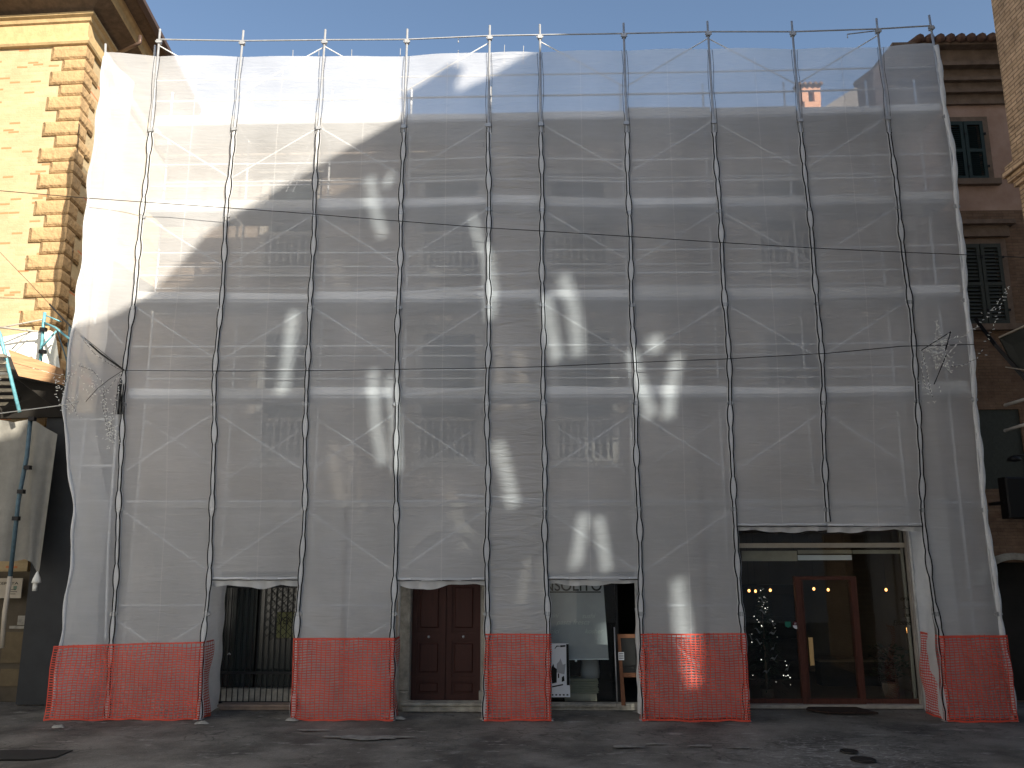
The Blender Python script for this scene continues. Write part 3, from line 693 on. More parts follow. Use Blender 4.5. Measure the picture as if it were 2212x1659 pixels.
# ---------------------------------------------------------------- main building behind the netting
YW = 1.25
bx0, bx1, bz = at(308, 900, YW).x, at(1990, 600, YW).x, 12.55
mb = thing('scaffolded_building', 'long three storey brick building wrapped in scaffold and white netting', 'building', (0, YW, 0))
def rect(x0, y0, x1, y1, Y=YW):
    a = at(x0, y0, Y); b = at(x1, y1, Y); c = at(x0, y1, Y); d = at(x1, y0, Y)
    return ((a.x+c.x)/2, (b.x+d.x)/2, (b.z+c.z)/2, (a.z+d.z)/2)       # x0,x1,z0,z1
O1 = rect(466, 1235, 648, 1524); O2 = rect(888, 1245, 1038, 1516); O3 = rect(1182, 1235, 1392, 1524); O4 = rect(1600, 1138, 1972, 1522)
wins = {}
cols = [(572, 668), (912, 1026), (1207, 1320), (1655, 1770)]
W_up = [rect(x0+(6 if x0 < 1000 else -14), 395, x1+(6 if x0 < 1000 else -14), 592) for x0, x1 in cols]
W_mid = [rect(x0, 722, x1, yb) for (x0, x1), yb in zip(cols, (1000, 1000, 1000, 835))]
openings = [O1, O2, O3, O4]+W_up+W_mid
def holes_wall(m, X0, X1, Z0, Z1, Y, hs, th=.35):
    xs = sorted({X0, X1, *[h[0] for h in hs], *[h[1] for h in hs]}); zs = sorted({Z0, Z1, *[h[2] for h in hs], *[h[3] for h in hs]})
    for a, b in zip(xs, xs[1:]):
        for c, d in zip(zs, zs[1:]):
            cx, cz = (a+b)/2, (c+d)/2
            if any(h[0] < cx < h[1] and h[2] < cz < h[3] for h in hs): continue
            m.quad((a, Y, c), (b, Y, c), (b, Y, d), (a, Y, d))
    for h in hs:
        a, b, c, d = h
        m.quad((a, Y, c), (a, Y+th, c), (a, Y+th, d), (a, Y, d)); m.quad((b, Y+th, c), (b, Y, c), (b, Y, d), (b, Y+th, d))
        m.quad((a, Y, d), (a, Y+th, d), (b, Y+th, d), (b, Y, d)); m.quad((a, Y+th, c), (a, Y, c), (b, Y, c), (b, Y+th, c))
zg = at(1100, 1095, YW).z            # top of the plastered ground floor
hs = [list(h) for h in openings]
m = MB(); holes_wall(m, bx0, bx1, zg, bz, YW, [h for h in openings if h[3] > zg+.5]); 
m.quad((bx0, YW, 0), (bx0, YW, bz), (bx0, 12, bz), (bx0, 12, 0)); m.quad((bx1, YW, 0), (bx1, 12, 0), (bx1, 12, bz), (bx1, YW, bz)); m.quad((bx0, 12, 0), (bx0, 12, bz), (bx1, 12, bz), (bx1, 12, 0))
m.build('wall', M['brickM'], mb)
m = MB(); holes_wall(m, bx0, bx1, 0, zg, YW-.03, [O1, O2, O3, O4]); m.quad((bx0, YW-.03, zg), (bx1, YW-.03, zg), (bx1, YW, zg), (bx0, YW, zg)); m.build('ground_floor_wall', M['plaster'], mb)
m = MB(); m.box(bx0-.0, bx1, YW-.12, YW-.005, zg-.0, zg+.14); m.build('string_course', M['stone'], mb)
m = MB(); z = at(1100, 655, YW).z; m.box(bx0, bx1, YW-.09, YW-.004, z-.2, z-.06); m.build('string_course', M['stone'], mb)
m = MB(); m.box(bx0-.25, bx1, YW-.35, YW+.2, bz-.28, bz-.02); m.box(bx0-.15, bx1, YW-.2, YW+.2, bz-.5, bz-.281); m.build('cornice', M['stone'], mb)
m = MB(); m.prism([(bx0-.3, YW-.4, bz), (bx0-.3, 6.6, bz+1.25), (bx0-.3, 12.4, bz-.0)], (bx1-bx0+.3, 0, 0)); m.build('roof', M['tile'], mb)
def baluster_row(x0, x1, Y, z0, z1, par, n=None):
    n = n or int((x1-x0)/.14)
    bl = MB(); h = z1-z0-.16
    for k in range(n):
        x = x0+(k+.5)*(x1-x0)/n
        bl.lathe((x, Y, z0+.08), [(.035, 0), (.035, .06*h), (.018, .1*h), (.045, .32*h), (.03, .55*h), (.018, .75*h), (.035, .9*h), (.035, h)], 8)
    bl.box(x0, x1, Y-.07, Y+.07, z0, z0+.079); bl.box(x0-.04, x1+.04, Y-.09, Y+.09, z1-.079, z1)
    return bl.build('balustrade', M['stone'], par)
def window(h, kind, balus=None, shutter='shut'):
    a, b, c, d = h
    fr = MB(); w_ = .16
    fr.box(a-w_, a-.002, YW-.06, YW+.05, c, d+w_); fr.box(b+.002, b+w_, YW-.06, YW+.05, c, d+w_); fr.box(a-.001, b+.001, YW-.055, YW+.05, d+.002, d+w_-.003)
    fr.box(a-.25, b+.25, YW-.16, YW-.0, d+w_+.001, d+w_+.1)
    f = fr.build('window', M['stone'], mb)
    s = MB(); s.box(a-.2, b+.2, YW-.14, YW+.04, c-.11, c-.002); s.build('sill', M['stone'], f)
    g = MB(); g.quad((a, YW+.2, c), (b, YW+.2, c), (b, YW+.2, d), (a, YW+.2, d)); g.build('pane', M['winglass'], f)
    if kind == 'shut':
        for (p, q) in ((a, (a+b)/2), ((a+b)/2, b)):
            sm = MB(); p += .012; q -= .012
            sm.box(p, p+.07, YW+.06, YW+.10, c+.01, d-.01); sm.box(q-.07, q, YW+.06, YW+.10, c+.01, d-.01); sm.box(p+.07, q-.07, YW+.06, YW+.10, c+.01, c+.1); sm.box(p+.07, q-.07, YW+.06, YW+.10, d-.1, d-.01)
            zz = c+.12
            while zz < d-.12: sm.quad((p+.07, YW+.065, zz), (q-.07, YW+.065, zz), (q-.07, YW+.095, zz+.045), (p+.07, YW+.095, zz+.045)); zz += .055
            sm.build('shutter', M[shutter], f)
    else:
        gb = MB(); nx, nz_ = 3, 3
        for k in range(nx+1): x = a+(b-a)*k/nx; gb.box(x-.02, x+.02, YW+.15, YW+.19, c, d)
        for k in range(nz_+1): z = c+(d-c)*k/nz_; gb.box(a, b, YW+.152, YW+.188, z-.02, z+.02)
        gb.build('glazing_bars', M['stone'], f)
    if balus: baluster_row(a+.02, b-.02, YW-.02, balus[0], balus[1], f)
for h in W_up: window(h, 'shut', (h[2]+.02, h[2]+.95))
for k, h in enumerate(W_mid): window(h, 'shut' if k < 3 else 'bars', (h[2]+.02, h[2]+.95) if k < 3 else None)
m = MB(); T(m, [(1478, 290), (1500, 660), (1515, 1090), (1530, 1500)], .05, YW-.1); m.build('downpipe', M['stoneR'], mb, True)
for pts in ([(748, 1095), (742, 1240), (738, 1500)],): m = MB(); T(m, pts, .04, YW-.08); m.build('downpipe', M['stoneR'], mb, True)
# pale arch over the brown door
cx, cz = (O2[0]+O2[1])/2, O2[3]+.0; m = MB(); n = 22; r1, r2 = .78, 1.02
pts = [(cx-r2*math.cos(math.pi*k/n), YW-.12, cz+.12+r2*math.sin(math.pi*k/n)) for k in range(n+1)]+[(cx+r1*math.cos(math.pi*k/n), YW-.12, cz+.12+r1*math.sin(math.pi*k/n)) for k in range(n+1)]
for k in range(n):
    a0, a1 = math.pi*k/n, math.pi*(k+1)/n
    q = lambda r_, a: (cx-r_*math.cos(a), YW-.12, cz+.12+r_*math.sin(a))
    m.prism([q(r1, a0), q(r2, a0), q(r2, a1), q(r1, a1)], (0, .088, 0))
m.build('door_arch', M['stone'], mb)
# rooms
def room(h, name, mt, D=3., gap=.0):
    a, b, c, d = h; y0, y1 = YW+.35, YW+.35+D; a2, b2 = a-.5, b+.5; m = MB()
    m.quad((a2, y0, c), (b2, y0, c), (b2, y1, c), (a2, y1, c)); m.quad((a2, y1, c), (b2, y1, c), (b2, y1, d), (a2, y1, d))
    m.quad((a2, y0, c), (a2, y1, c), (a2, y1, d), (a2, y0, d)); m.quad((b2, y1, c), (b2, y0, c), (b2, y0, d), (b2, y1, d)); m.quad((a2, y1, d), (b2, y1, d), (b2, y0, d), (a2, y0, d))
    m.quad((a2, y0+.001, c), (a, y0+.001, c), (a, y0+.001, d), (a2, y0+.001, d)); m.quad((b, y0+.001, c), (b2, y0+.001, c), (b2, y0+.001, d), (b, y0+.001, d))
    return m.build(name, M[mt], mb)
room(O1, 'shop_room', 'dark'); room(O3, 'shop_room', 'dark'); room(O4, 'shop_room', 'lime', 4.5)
# opening 1: barred shop door
a, b, c, d = O1
g1 = MB(); n = 15
for k in range(n): x = a+.06+(b-a-.12)*k/(n-1); g1.tube([(x, YW+.0, c+.03), (x, YW+.0, d-.02)], .011, 6)
for z in (c+.06, c+.62, d-.3): g1.box(a+.03, b-.03, YW-.012, YW+.012, z-.02, z+.02)
gate = g1.build('security_gate', M['iron'], mb)
m = MB(); k0 = a+.95
for j in range(7):
    for q in range(4):
        x = k0+q*.16; z = c+1.25+j*.16
        m.tube([(x, YW+.02, z), (x+.16, YW+.02, z+.16)], .006, 4); m.tube([(x+.16, YW+.021, z), (x, YW+.021, z+.16)], .006, 4)
m.build('lattice', M['iron'], gate)
m = MB(); m.box(a+.05, (a+b)/2-.12, YW+.22, YW+.26, c+.32, d-.05); m.box((a+b)/2-.08, b-.05, YW+.22, YW+.26, c+.32, d-.05); m.build('shop_door', mat('dark_green_glass', (.010, .016, .016), .15, spec=.6), mb)
m = MB(); m.box(a, b, YW+.1, YW+.34, c, c+.3); m.build('plinth', M['stonedirty'], mb)
p = at(492, 1414, YW-.05); m = MB(); m.tube([p, p+Vector((.03, -.02, .03)), p+Vector((.06, -.01, 0))], .012, 6); m.build('handle', M['galv'], gate)
s0 = at(602, 1322, YW+.15); s1 = at(640, 1378, YW+.15)
sg = thing('sale_notice', 'yellow VENDESI notice behind the lattice of the barred shop door', 'notice', (s0.x, YW+.15, s1.z))
m = MB(); m.box(s0.x-.02, s1.x+.12, YW+.14, YW+.15, s1.z, s0.z); m.build('panel', M['yellow'], sg)
text_mesh('lettering', 'VENDESI', M['ink'], sg, (s0.x, YW+.137, s0.z-.24), .2, .62)
# step outside opening 1 and 3
m = MB(); q = rect(470, 1524, 632, 1548, .9); m.bbox(q[0], q[1], .95, YW-.03, 0, q[3]-.03, .01); m.box(q[0]-.02, q[1]+.02, .92, YW-.031, q[3]-.029, q[3]+.01); m.build('door_step', mat('pinkish_step', (.27, .20, .16), .9, noise=.4, nscale=5), mb)
# opening 2: brown double door
a, b, c, d = O2
dr = MB(); dr.box(a, b, YW+.12, YW+.16, c, d)
door = dr.build('double_door', M['doorwood'], mb)
for (x0, x1) in ((a+.01, (a+b)/2-.012), ((a+b)/2+.012, b-.01)):
    m = MB(); w_ = .1
    zs = [c+.04, c+.42, c+1.18, c+1.25, d-.1]
    m.box(x0, x0+w_, YW+.085, YW+.121, c+.02, d-.02); m.box(x1-w_, x1, YW+.085, YW+.121, c+.02, d-.02)
    for z0, z1 in ((c+.02, c+.12), (c+.38, c+.46), (c+1.16, c+1.3), (d-.14, d-.02)): m.box(x0+w_, x1-w_, YW+.086, YW+.121, z0, z1)
    for z0, z1 in ((c+.16, c+.34), (c+.54, c+1.1), (c+1.4, d-.22)): m.bbox(x0+w_+.05, x1-w_-.05, YW+.095, YW+.121, z0, z1, .02)
    lf = m.build('door_leaf', M['doorwood'], door)
    m = MB(); xx = (x0+x1)/2; m.ball((xx, YW+.06, c+1.23), .028); m.build('knob', M['galv'], door, True)
for s_, (x0, x1) in ((0, (a-.30, a)), (1, (b, b+.24))):
    m = MB(); m.bbox(x0+.03, x1-.005, YW-.11, YW+.1, c+.22, d-.2, .015); m.bbox(x0-.02, x1+.01*0, YW-.16, YW-.031, c-.16, c+.22, .03)
    m.bbox(x0, x1+.03*(1-2*s_)*0, YW-.14, YW-.0305, d-.2, d-.12, .02); m.bbox(x0-.05, x1+.0, YW-.2, YW-.0302, d-.12, d+.04, .03)
    m.build('pilaster', M['stonedirty'], mb)
m = MB(); q = rect(868, 1518, 1050, 1546, .8); m.bbox(q[0], q[1], .78, YW-.16, 0, q[3]-.055, .015); m.bbox(q[0]-.03, q[1]+.03, .74, YW-.161, q[3]-.054, q[3], .012); m.build('door_step', M['stonedirty'], mb)
m = MB(); m.box(a, b, YW-.162, YW+.12, 0, c-.001); m.build('threshold', M['stonedirty'], mb)
# opening 3: shop window with blind
a, b, c, d = O3; xd = at(1335, 1400, YW).x
m = MB(); m.box(a, b, YW+.1, YW+.14, c, c+.04); m.box(xd-.02, xd+.03, YW+.1, YW+.14, c+.041, d); m.box(a, a+.04, YW+.1, YW+.14, c+.041, d); m.build('window_frame', M['iron'], mb)
m = MB(); m.quad((a+.04, YW+.12, c+.04), (xd-.02, YW+.12, c+.04), (xd-.02, YW+.12, d), (a+.04, YW+.12, d)); m.build('shop_pane', glassM, mb)
m = MB(); q = rect(1176, 1521, 1332, 1540, 1.0); m.bbox(q[0], q[1], .98, YW-.031, .06, q[3], .01); m.box(q[0], at(1392, 1540, 1).x, 1.02, YW-.032, 0, .12); m.build('sill', M['stonedirty'], mb)
bl = thing('roller_blind', 'grey roller blind with INSOLITO lettering hanging in the shop window', 'blind', ((a+xd)/2, YW+.2, 1.1))
p1, p2, p3, p4 = at(1165, 1230, YW+.2), at(1301, 1230, YW+.2), at(1315, 1424, YW+.2), at(1160, 1425, YW+.2)
m = MB(); m.quad(p4, p3, p2, p1); m.build('fabric', M['greyblind'], bl)
m = MB(); m.tube([p4, p3], .010, 6); m.build('bottom_rail', M['white'], bl)
tl = at(1166, 1275, YW+.19); tr = at(1298, 1275, YW+.19)
text_mesh('title', 'INSOLITO', M['ink'], bl, (tl.x, YW+.195, tl.z-.01), .31, tr.x-tl.x, bold=.003)
l0 = at(1184, 1279, YW+.19); m = MB(); m.box(l0.x-.15, tr.x, YW+.185, YW+.195, l0.z-.012, l0.z+.012); m.build('underline', M['ink'], bl)
for t_, px, py, h_ in (('panini', 1173, 1334, .13), ('sushi', 1257, 1335, .13), ('pasta fresca', 1202, 1349, .14), ('dolci', 1180, 1368, .13), ('kosher', 1263, 1368, .13)):
    p = at(px, py, YW+.19); text_mesh('word', t_, M['blindtext'], bl, (p.x, YW+.195, p.z), h_, None, .35)
p = at(1244, 1427, YW+.2); m = MB(); m.ball((p.x, p.y-.02, p.z), .025, 10, 8); m.build('pull_knob', M['white'], bl, True)
# poster
q = rect(1191, 1390, 1231, 1506, YW+.05)
po = thing('poster', 'tall black and white town scene poster leaning in the shop window', 'poster', (q[0], YW+.05, q[2]))
sk = .04
def PP(u, v, e=0): return (q[0]+(q[1]-q[0])*u, YW+.05-e, q[2]+(q[3]-q[2])*v)
m = MB(); m.prism([PP(-.12, 0), PP(1, 0), PP(.95, 1), PP(.0, 1)], (0, .008, 0)); m.build('sheet', M['white'], po)
m = MB()
for poly in ([(.82, .02+.2), (.98, .22), (.95, .99), (.82, .99)], [(-.1, .24), (.28, .27), (.3, .52), (.15, .56), (.12, .62), (.02, .56), (-.06, .6)], [(.55, .28), (.7, .30), (.68, .40), (.56, .37)], [(.35, .35), (.42, .36), (.42, .44), (.35, .44)]):
    m.poly([PP(u, v, .002) for u, v in poly])
m.poly([PP(u, v, .0025) for u, v in [(-.08, .17), (.62, .22), (.62, .245), (-.08, .195)]])
for k in range(5): m.poly([PP(u, v, .002) for u, v in [(.0+k*.2, .03), (.1+k*.2, .03), (.1+k*.2, .055), (k*.2, .055)]])
m.poly([PP(u, v, .002) for u, v in [(.18, .90), (.30, .96), (.5, .955), (.5, .945), (.32, .94), (.22, .90)]]); m.poly([PP(u, v, .002) for u, v in [(.5, .93), (.78, .94), (.78, .97), (.5, .965)]])
m.build('print', M['ink'], po)
mg = MB(); mg.poly([PP(u, v, .001) for u, v in [(.28, .46), (.7, .42), (.78, .62), (.62, .6), (.5, .72), (.42, .66), (.3, .62)]]); mg.build('print', M['greyblind'], po)
# cartons
q = rect(1228, 1467, 1292, 1498, YW+.45); zf = O3[2]
for k in range(6):
    z0 = q[2]+(q[3]-q[2])*k/6; z1 = q[2]+(q[3]-q[2])*(k+1)/6; m = MB(); dx = .012*math.sin(k*2); m.bbox(q[0]+dx, q[1]+dx, YW+.45, YW+.9, z0+.004, z1-.002, .006); m.box(q[0]+dx-.008, q[1]+dx+.008, YW+.446, YW+.449, z0+.012, z0+.02)
    o = m.build('flat_box', M['carton']); tag(o, 'flat carton %s in the shop window pile under the blind' % ['at the bottom', 'second from the bottom', 'third from the bottom', 'third from the top', 'second from the top', 'on the top'][k], 'box', 'pile of flat cartons in the shop window')
m = MB(); m.bbox(q[0]-.08, q[1]-.03, YW+.44, YW+1, zf+.005, q[2], .01); o = m.build('display_plinth', M['cream']); tag(o, 'low pale plinth under the pile of cartons in the shop window', 'plinth')
# pots behind cartons
p = at(1275, 1462, YW+.7); m = MB(); m.lathe((p.x, p.y, q[3]), [(.0, 0), (.19, 0), (.2, .1), (.17, .42), (.1, .5), (.1, .56), (0, .56)], 16); o = m.build('jar', M['greyblind'], smooth=True); tag(o, 'dark rounded jar standing on the carton pile', 'jar')
# pole and easel board
p0, p1 = at(1327, 1355, 1.05), at(1334, 1532, 1.05)
m = MB(); m.tube([(p0.x, 1.05, p0.z), (p1.x, 1.05, .02)], .014, 8); o = m.build('thin_pole', M['galv'], smooth=True); tag(o, 'thin pale metal pole leaning beside the black easel board', 'pole')
q = rect(1334, 1370, 1392, 1531, .95); es = thing('easel_board', 'orange wood easel board with black panel beside the shop window', 'easel board', (q[0], .95, .1))
m = MB(); th = .05
for poly in ([(q[0]+.02, q[3]), (q[0]+.07, q[3]), (q[0]+.14, .1), (q[0]+.06, .1)], [(q[0]+.07, q[3]-.07), (q[0]+.07, q[3]), (q[1], q[3]), (q[1], q[3]-.07)], [(q[0]+.1, .62), (q[0]+.1, .7), (q[1], .7), (q[1], .62)]):
    m.prism([(x, .95, z) for x, z in poly], (0, .04, 0))
m.build('frame', M['easel'], es)
m = MB(); m.prism([(q[0]+.06, .965, q[3]-.07), (q[0]+.09, .965, .7), (q[1], .965, .7), (q[1], .965, q[3]-.07)], (0, .02, 0)); m.build('panel', M['black'], es)
q2 = rect(1336, 1409, 1347, 1426, .93); m = MB(); m.box(q2[0], q2[1]+.01, .935, .945, q2[2], q2[3]); st = m.build('sticker', M['white'], es)
m = MB(); [m.box(q2[0]+.01, q2[1], .931, .934, q2[2]+.03+.04*k, q2[2]+.045+.04*k) for k in range(3)]; m.build('print', M['ink'], st)
# opening 4: glazed shop front
a, b, c, d = O4
m = MB(); fy0, fy1 = YW+.1, YW+.17
qh = rect(1600, 1173, 1972, 1181, fy0)
m.box(a, b, fy0, fy1, c, c+.09); m.box(a, a+.07, fy0, fy1, c+.091, d); m.box(b-.0, b+.001, fy0, fy1, c+.091, d)
fr = m.build('shop_front', M['framewood'], mb)
m = MB(); m.box(a+.071, b, fy0-.02, fy1, qh[2]-.02, qh[3]); m.build('transom', M['cream'], fr)
for (x0, y0, x1, y1, mt, dy) in ((1603, 1190, 1722, 1212, 'cream', .3), (1724, 1188, 1840, 1196, 'cream', .3), (1724, 1199, 1840, 1210, 'white', .28), (1842, 1188, 1968, 1196, 'cream', .3)):
    h = rect(x0, y0, x1, y1, YW+dy); m = MB(); m.box(h[0], h[1], YW+dy, YW+dy+.03, h[2], h[3]); m.build('blind_box', M[mt], fr)
dl, dr_, dt = at(1737, 1400, YW).x, at(1856, 1400, YW).x, at(1800, 1245, YW).z
m = MB(); sw = .085
m.box(dl-sw/2-.03, dl+sw/2, fy0-.05, fy1+.01, c+.0, dt); m.box(dr_-sw/2, dr_+sw/2+.03, fy0-.05, fy1+.01, c, dt); m.box(dl+sw/2, dr_-sw/2, fy0-.049, fy1+.01, dt-.07, dt); m.box(dl+sw/2, dr_-sw/2, fy0-.049, fy1+.01, c+.0, c+.1)
m.box(dl+sw/2+.012, dl+sw/2+.04, fy0-.03, fy1, c+.11, dt-.08)
gd = m.build('glazed_door', M['framewood'], mb)
for (x0, x1, z0, z1, par) in ((a+.07, dl-sw/2-.03, c+.09, d, fr), (dr_+sw/2+.03, b, c+.09, d, fr), (dl+sw/2, dr_-sw/2, c+.1, dt-.07, gd), (dl-sw/2-.03, dr_+sw/2+.03, dt, d, fr)):
    m = MB(); m.quad((x0, fy0+.04, z0), (x1, fy0+.04, z0), (x1, fy0+.04, z1), (x0, fy0+.04, z1)); m.build('pane', glassM, par)
h = rect(1749, 1377, 1757, 1438, YW+.02); m = MB(); m.bbox(h[0], h[1]+.01, fy0-.08, fy0-.055, h[2], h[3], .008); m.build('handle', M['tan'], gd)
m = MB(); m.box(a, b, YW-.06, YW+.34, c-.06, c-.001); m.box(a, b, YW-.031, YW+.34, 0, c-.061); m.build('threshold', M['stone'], mb)
# stickers and lettering on the glass
h = rect(1697, 1343, 1709, 1353, YW+.1); m = MB(); m.poly([(h[0], fy0+.03, h[3]), (h[0], fy0+.03, h[2]), ((h[0]+h[1])/2, fy0+.03, h[2]-.03), (h[1], fy0+.03, h[2]), (h[1], fy0+.03, h[3])]); m.build('green_sticker', M['green'], fr)
p = at(1721, 1350, fy0+.03); m = MB(); m.poly([(p.x+.078*math.cos(t*math.pi/10), fy0+.03, p.z+.078*math.sin(t*math.pi/10)) for t in range(20)]); rs = m.build('round_sticker', M['maroon'], fr)
m = MB(); m.poly([(p.x+.078*math.cos(math.pi+t*math.pi/10), fy0+.026, p.z-.008+.07*math.sin(math.pi+t*math.pi/10)) for t in range(11)]); m.build('half_disc', M['white'], rs)
text_mesh('initials', 'md', M['white'], rs, (p.x-.045, fy0+.026, p.z+.008), .075, .09)
darktxt = mat('dark_lettering', (.02, .016, .012), .7)
for t_, px, py in (('oria', 1966, 1297), ('nali', 1968, 1315), ('nali', 1971, 1332), ('Enoteca', 1973, 1350)):
    p = at(px, py, fy0+.03); text_mesh('lettering', t_, darktxt, fr, (p.x, fy0+.03, p.z), .125, None, .35, 'RIGHT')
# things inside the glazed shop
for k, (px, py) in enumerate([(1618, 1276), (1632, 1277), (1664, 1275), (1719, 1254), (1758, 1272), (1789, 1274), (1914, 1274)]):
    p = at(px, py, YW+1.4); lp = thing('pendant_lamp', ['leftmost of the small glowing pendant bulbs above the Christmas tree', 'second glowing pendant bulb from the left above the Christmas tree', 'third glowing pendant bulb, right of the pair above the Christmas tree', 'highest glowing pendant bulb, beside the top left of the glazed door', 'glowing pendant bulb behind the left part of the door glass', 'glowing pendant bulb behind the middle of the door glass', 'glowing pendant bulb right of the door, above the dark lettering'][k], 'lamp', p, 'small glowing pendant bulbs in the glazed shop')
    m = MB(); m.ball(p, .027, 10, 8, 1.2); m.build('bulb', M['bulb'], lp, True)
    m = MB(); m.tube([p+Vector((0, 0, .03)), p+Vector((0, 0, .07))], .014, 8); m.tube([p+Vector((0, 0, .07)), Vector((p.x, p.y, d+.0))], .003, 4); m.build('cord', M['cable'], lp)
p = at(1961, 1370, YW+.6); m = MB(); m.tube([(p.x-.01, p.y, p.z+.13), (p.x+.01, p.y, p.z-.12)], .010, 6); o = m.build('reflection_strip', M['bulb']); tag(o, 'thin upright glowing strip imitating a reflection near the right edge of the glazed shop front', 'lamp')  # glowing tube stands in for an orange reflection
# christmas tree
tb = at(1658, 1505, YW+.8); tt = at(1648, 1268, YW+.8)
tr_ = thing('christmas_tree', 'dark green Christmas tree with silver ribbons and small white lights behind the shop glass', 'Christmas tree', (tb.x, tb.y, c))
H = tt.z-c; m = MB()
for k in range(1500):
    u = random.random()**.7; z = c+.25+(H-.25)*u; rr_ = (1-u)*.52+.03; t = random.uniform(0, 6.28); q = rr_*math.sqrt(random.uniform(.25, 1))
    pc = Vector((tb.x+q*math.cos(t), tb.y+q*math.sin(t)*.8, z-q*.25)); l = random.uniform(.05, .12); dv = Vector((math.cos(t), math.sin(t), -.4+random.uniform(-.3, .3)))*l; sv = Vector((-math.sin(t), math.cos(t), 0))*.012
    m.quad(pc-sv, pc+sv, pc+dv+sv*.3, pc+dv-sv*.3); 
m.build('crown', M['leaf'], tr_)
m = MB(); m.tube([(tb.x, tb.y, c), (tb.x, tb.y, c+H*.8)], [.03, .008], 6); m.tube([(tb.x, tb.y, c), (tb.x, tb.y, c+.18)], .13, 10); m.build('trunk', M['darkwood'], tr_)
for k in range(38):
    u = random.random(); rr_ = (1-u)*.5+.03; t = random.uniform(math.pi, 2*math.pi); m = MB(); m.ball((tb.x+rr_*math.cos(t), tb.y+rr_*math.sin(t)*.8, c+.2+(H-.2)*u), random.choice((.006, .008, .012)), 6, 4); m.build('tree_light', M['star'], tr_)
for k in range(12):
    u = random.uniform(.15, .9); rr_ = (1-u)*.5+.05; t = random.uniform(math.pi*1.1, 1.9*math.pi); x, y, z = tb.x+rr_*math.cos(t), tb.y+rr_*math.sin(t)*.8, c+.2+(H-.2)*u
    m = MB(); a1 = random.uniform(-1, 1); n = 6; w0 = .025
    for j in range(n+1): m.v += [(x+.2*(j/n-.5)*math.cos(a1)+.0, y-.03*math.sin(j), z+.16*(j/n-.5)*math.sin(a1)+.03*math.sin(j*1.3)-w0*math.sin(math.pi*j/n)), (x+.2*(j/n-.5)*math.cos(a1), y-.03*math.sin(j)-.01, z+.16*(j/n-.5)*math.sin(a1)+.03*math.sin(j*1.3)+w0*math.sin(math.pi*j/n))]
    for j in range(n): m.f.append((2*j, 2*j+2, 2*j+3, 2*j+1))
    m.build('ribbon', M['ribbon'], tr_, True)
# counter and dark shelving
h = rect(1770, 1424, 1975, 1500, YW+2.4); ct = thing('counter', 'long wooden counter inside the glazed shop, right of the door', 'counter', ((h[0]+h[1])/2, YW+2.4, c))
m = MB(); m.box(h[0], h[1], YW+2.3, YW+2.9, h[3]-.05, h[3]); m.build('top', M['lime'], ct); m = MB(); m.box(h[0]+.05, h[1]-.05, YW+2.4, YW+2.8, c, h[3]-.051); m.build('body', M['dark'], ct)
h = rect(1610, 1300, 1740, 1500, YW+3.5); m = MB(); m.box(h[0]-.6, h[1]-.1, YW+3.4, YW+3.8, c, h[3]+.4)
for k in range(4): m.box(h[0]-.55, h[1]-.15, YW+3.3, YW+3.4, c+.4+k*.5, c+.43+k*.5)
o = m.build('shelf_unit', M['dark']); tag(o, 'tall dark shelf unit behind the Christmas tree', 'shelf')
p = at(1925, 1500, YW+.9); pl = thing('potted_plant', 'dark bushy potted plant at the bottom right inside the glazed shop front', 'plant', (p.x, p.y, c))
m = MB(); m.lathe((p.x, p.y, c), [(0, .0), (.12, 0), (.16, .25), (.17, .28), (.14, .28), (0, .26)], 14); m.build('pot', M['darkwood'], pl)
m = MB()
for k in range(220):
    t = random.uniform(0, 6.28); q = random.uniform(.05, .4); z = c+.35+random.uniform(0, .65); pc = Vector((p.x+q*math.cos(t), p.y+q*math.sin(t)*.6, z)); dv = Vector((math.cos(t), math.sin(t), random.uniform(-.4, .8)))*.12; sv = Vector((-math.sin(t), math.cos(t), .3))*.03
    m.poly([pc, pc+dv*.5+sv, pc+dv, pc+dv*.5-sv])
m.build('foliage', M['leaf'], pl)
p1, p2, p3, p4 = at(1760, 1521, YW-.1), at(1872, 1521, YW-.1), atz(1900, 1543, .02), atz(1735, 1524, .02)
m = MB(); A = atz(1735, 1530, .02); B = atz(1900, 1543, .02); m.prism([(A.x, .98, .018), (A.x+.3, .62, .018), (B.x, .60, .018), (B.x-.2, 1.17, .018), (A.x+.1, 1.17, .018)], (0, 0, .03)); o = m.build('door_mat', M['mat_']); tag(o, 'dark brown mat on the paving before the glazed door', 'door mat')

# ---------------------------------------------------------------- left building
CL = Vector((at(162, 305, 2.0).x, 2.0)); dF = Vector((-.9988, .049)); dS = Vector((-.12, .993)); dS.normalize()
lb = thing('brick_palace', 'sunlit yellow brick building with rough stone quoins and heavy cornice', 'building', (CL.x, CL.y, 0))
nF = Vector((-dF.y, dF.x)); nF = nF if nF.y < 0 else -nF
nS = Vector((dS.y, -dS.x))
def off(o1):     # corner point pushed out by o1 from both faces
    # solve CL + o1*nF + s*dF = CL + o1*nS + t*dS
    A = CL+nF*o1; B = CL+nS*o1; D = B-A; det = dF.x*(-dS.y)+dF.y*dS.x
    s = (D.x*(-dS.y)+D.y*dS.x)/det; return A+dF*s
def sweep(prof, name, mt, LF=6., LS=7.):
    m = MB(); rows = []
    for o1, z in prof:
        c0 = off(o1); rows.append([(c0.x+dF.x*LF, c0.y+dF.y*LF, z), (c0.x, c0.y, z), (c0.x+dS.x*LS, c0.y+dS.y*LS, z)])
    for a, b in zip(rows, rows[1:]):
        for k in range(2): m.quad(a[k], a[k+1], b[k+1], b[k])
    return m.build(name, M[mt], lb)
zs1 = at(190, 92, 1.95).z
sweep([(0, 0), (0, zs1-.05)], 'wall', 'brickL')
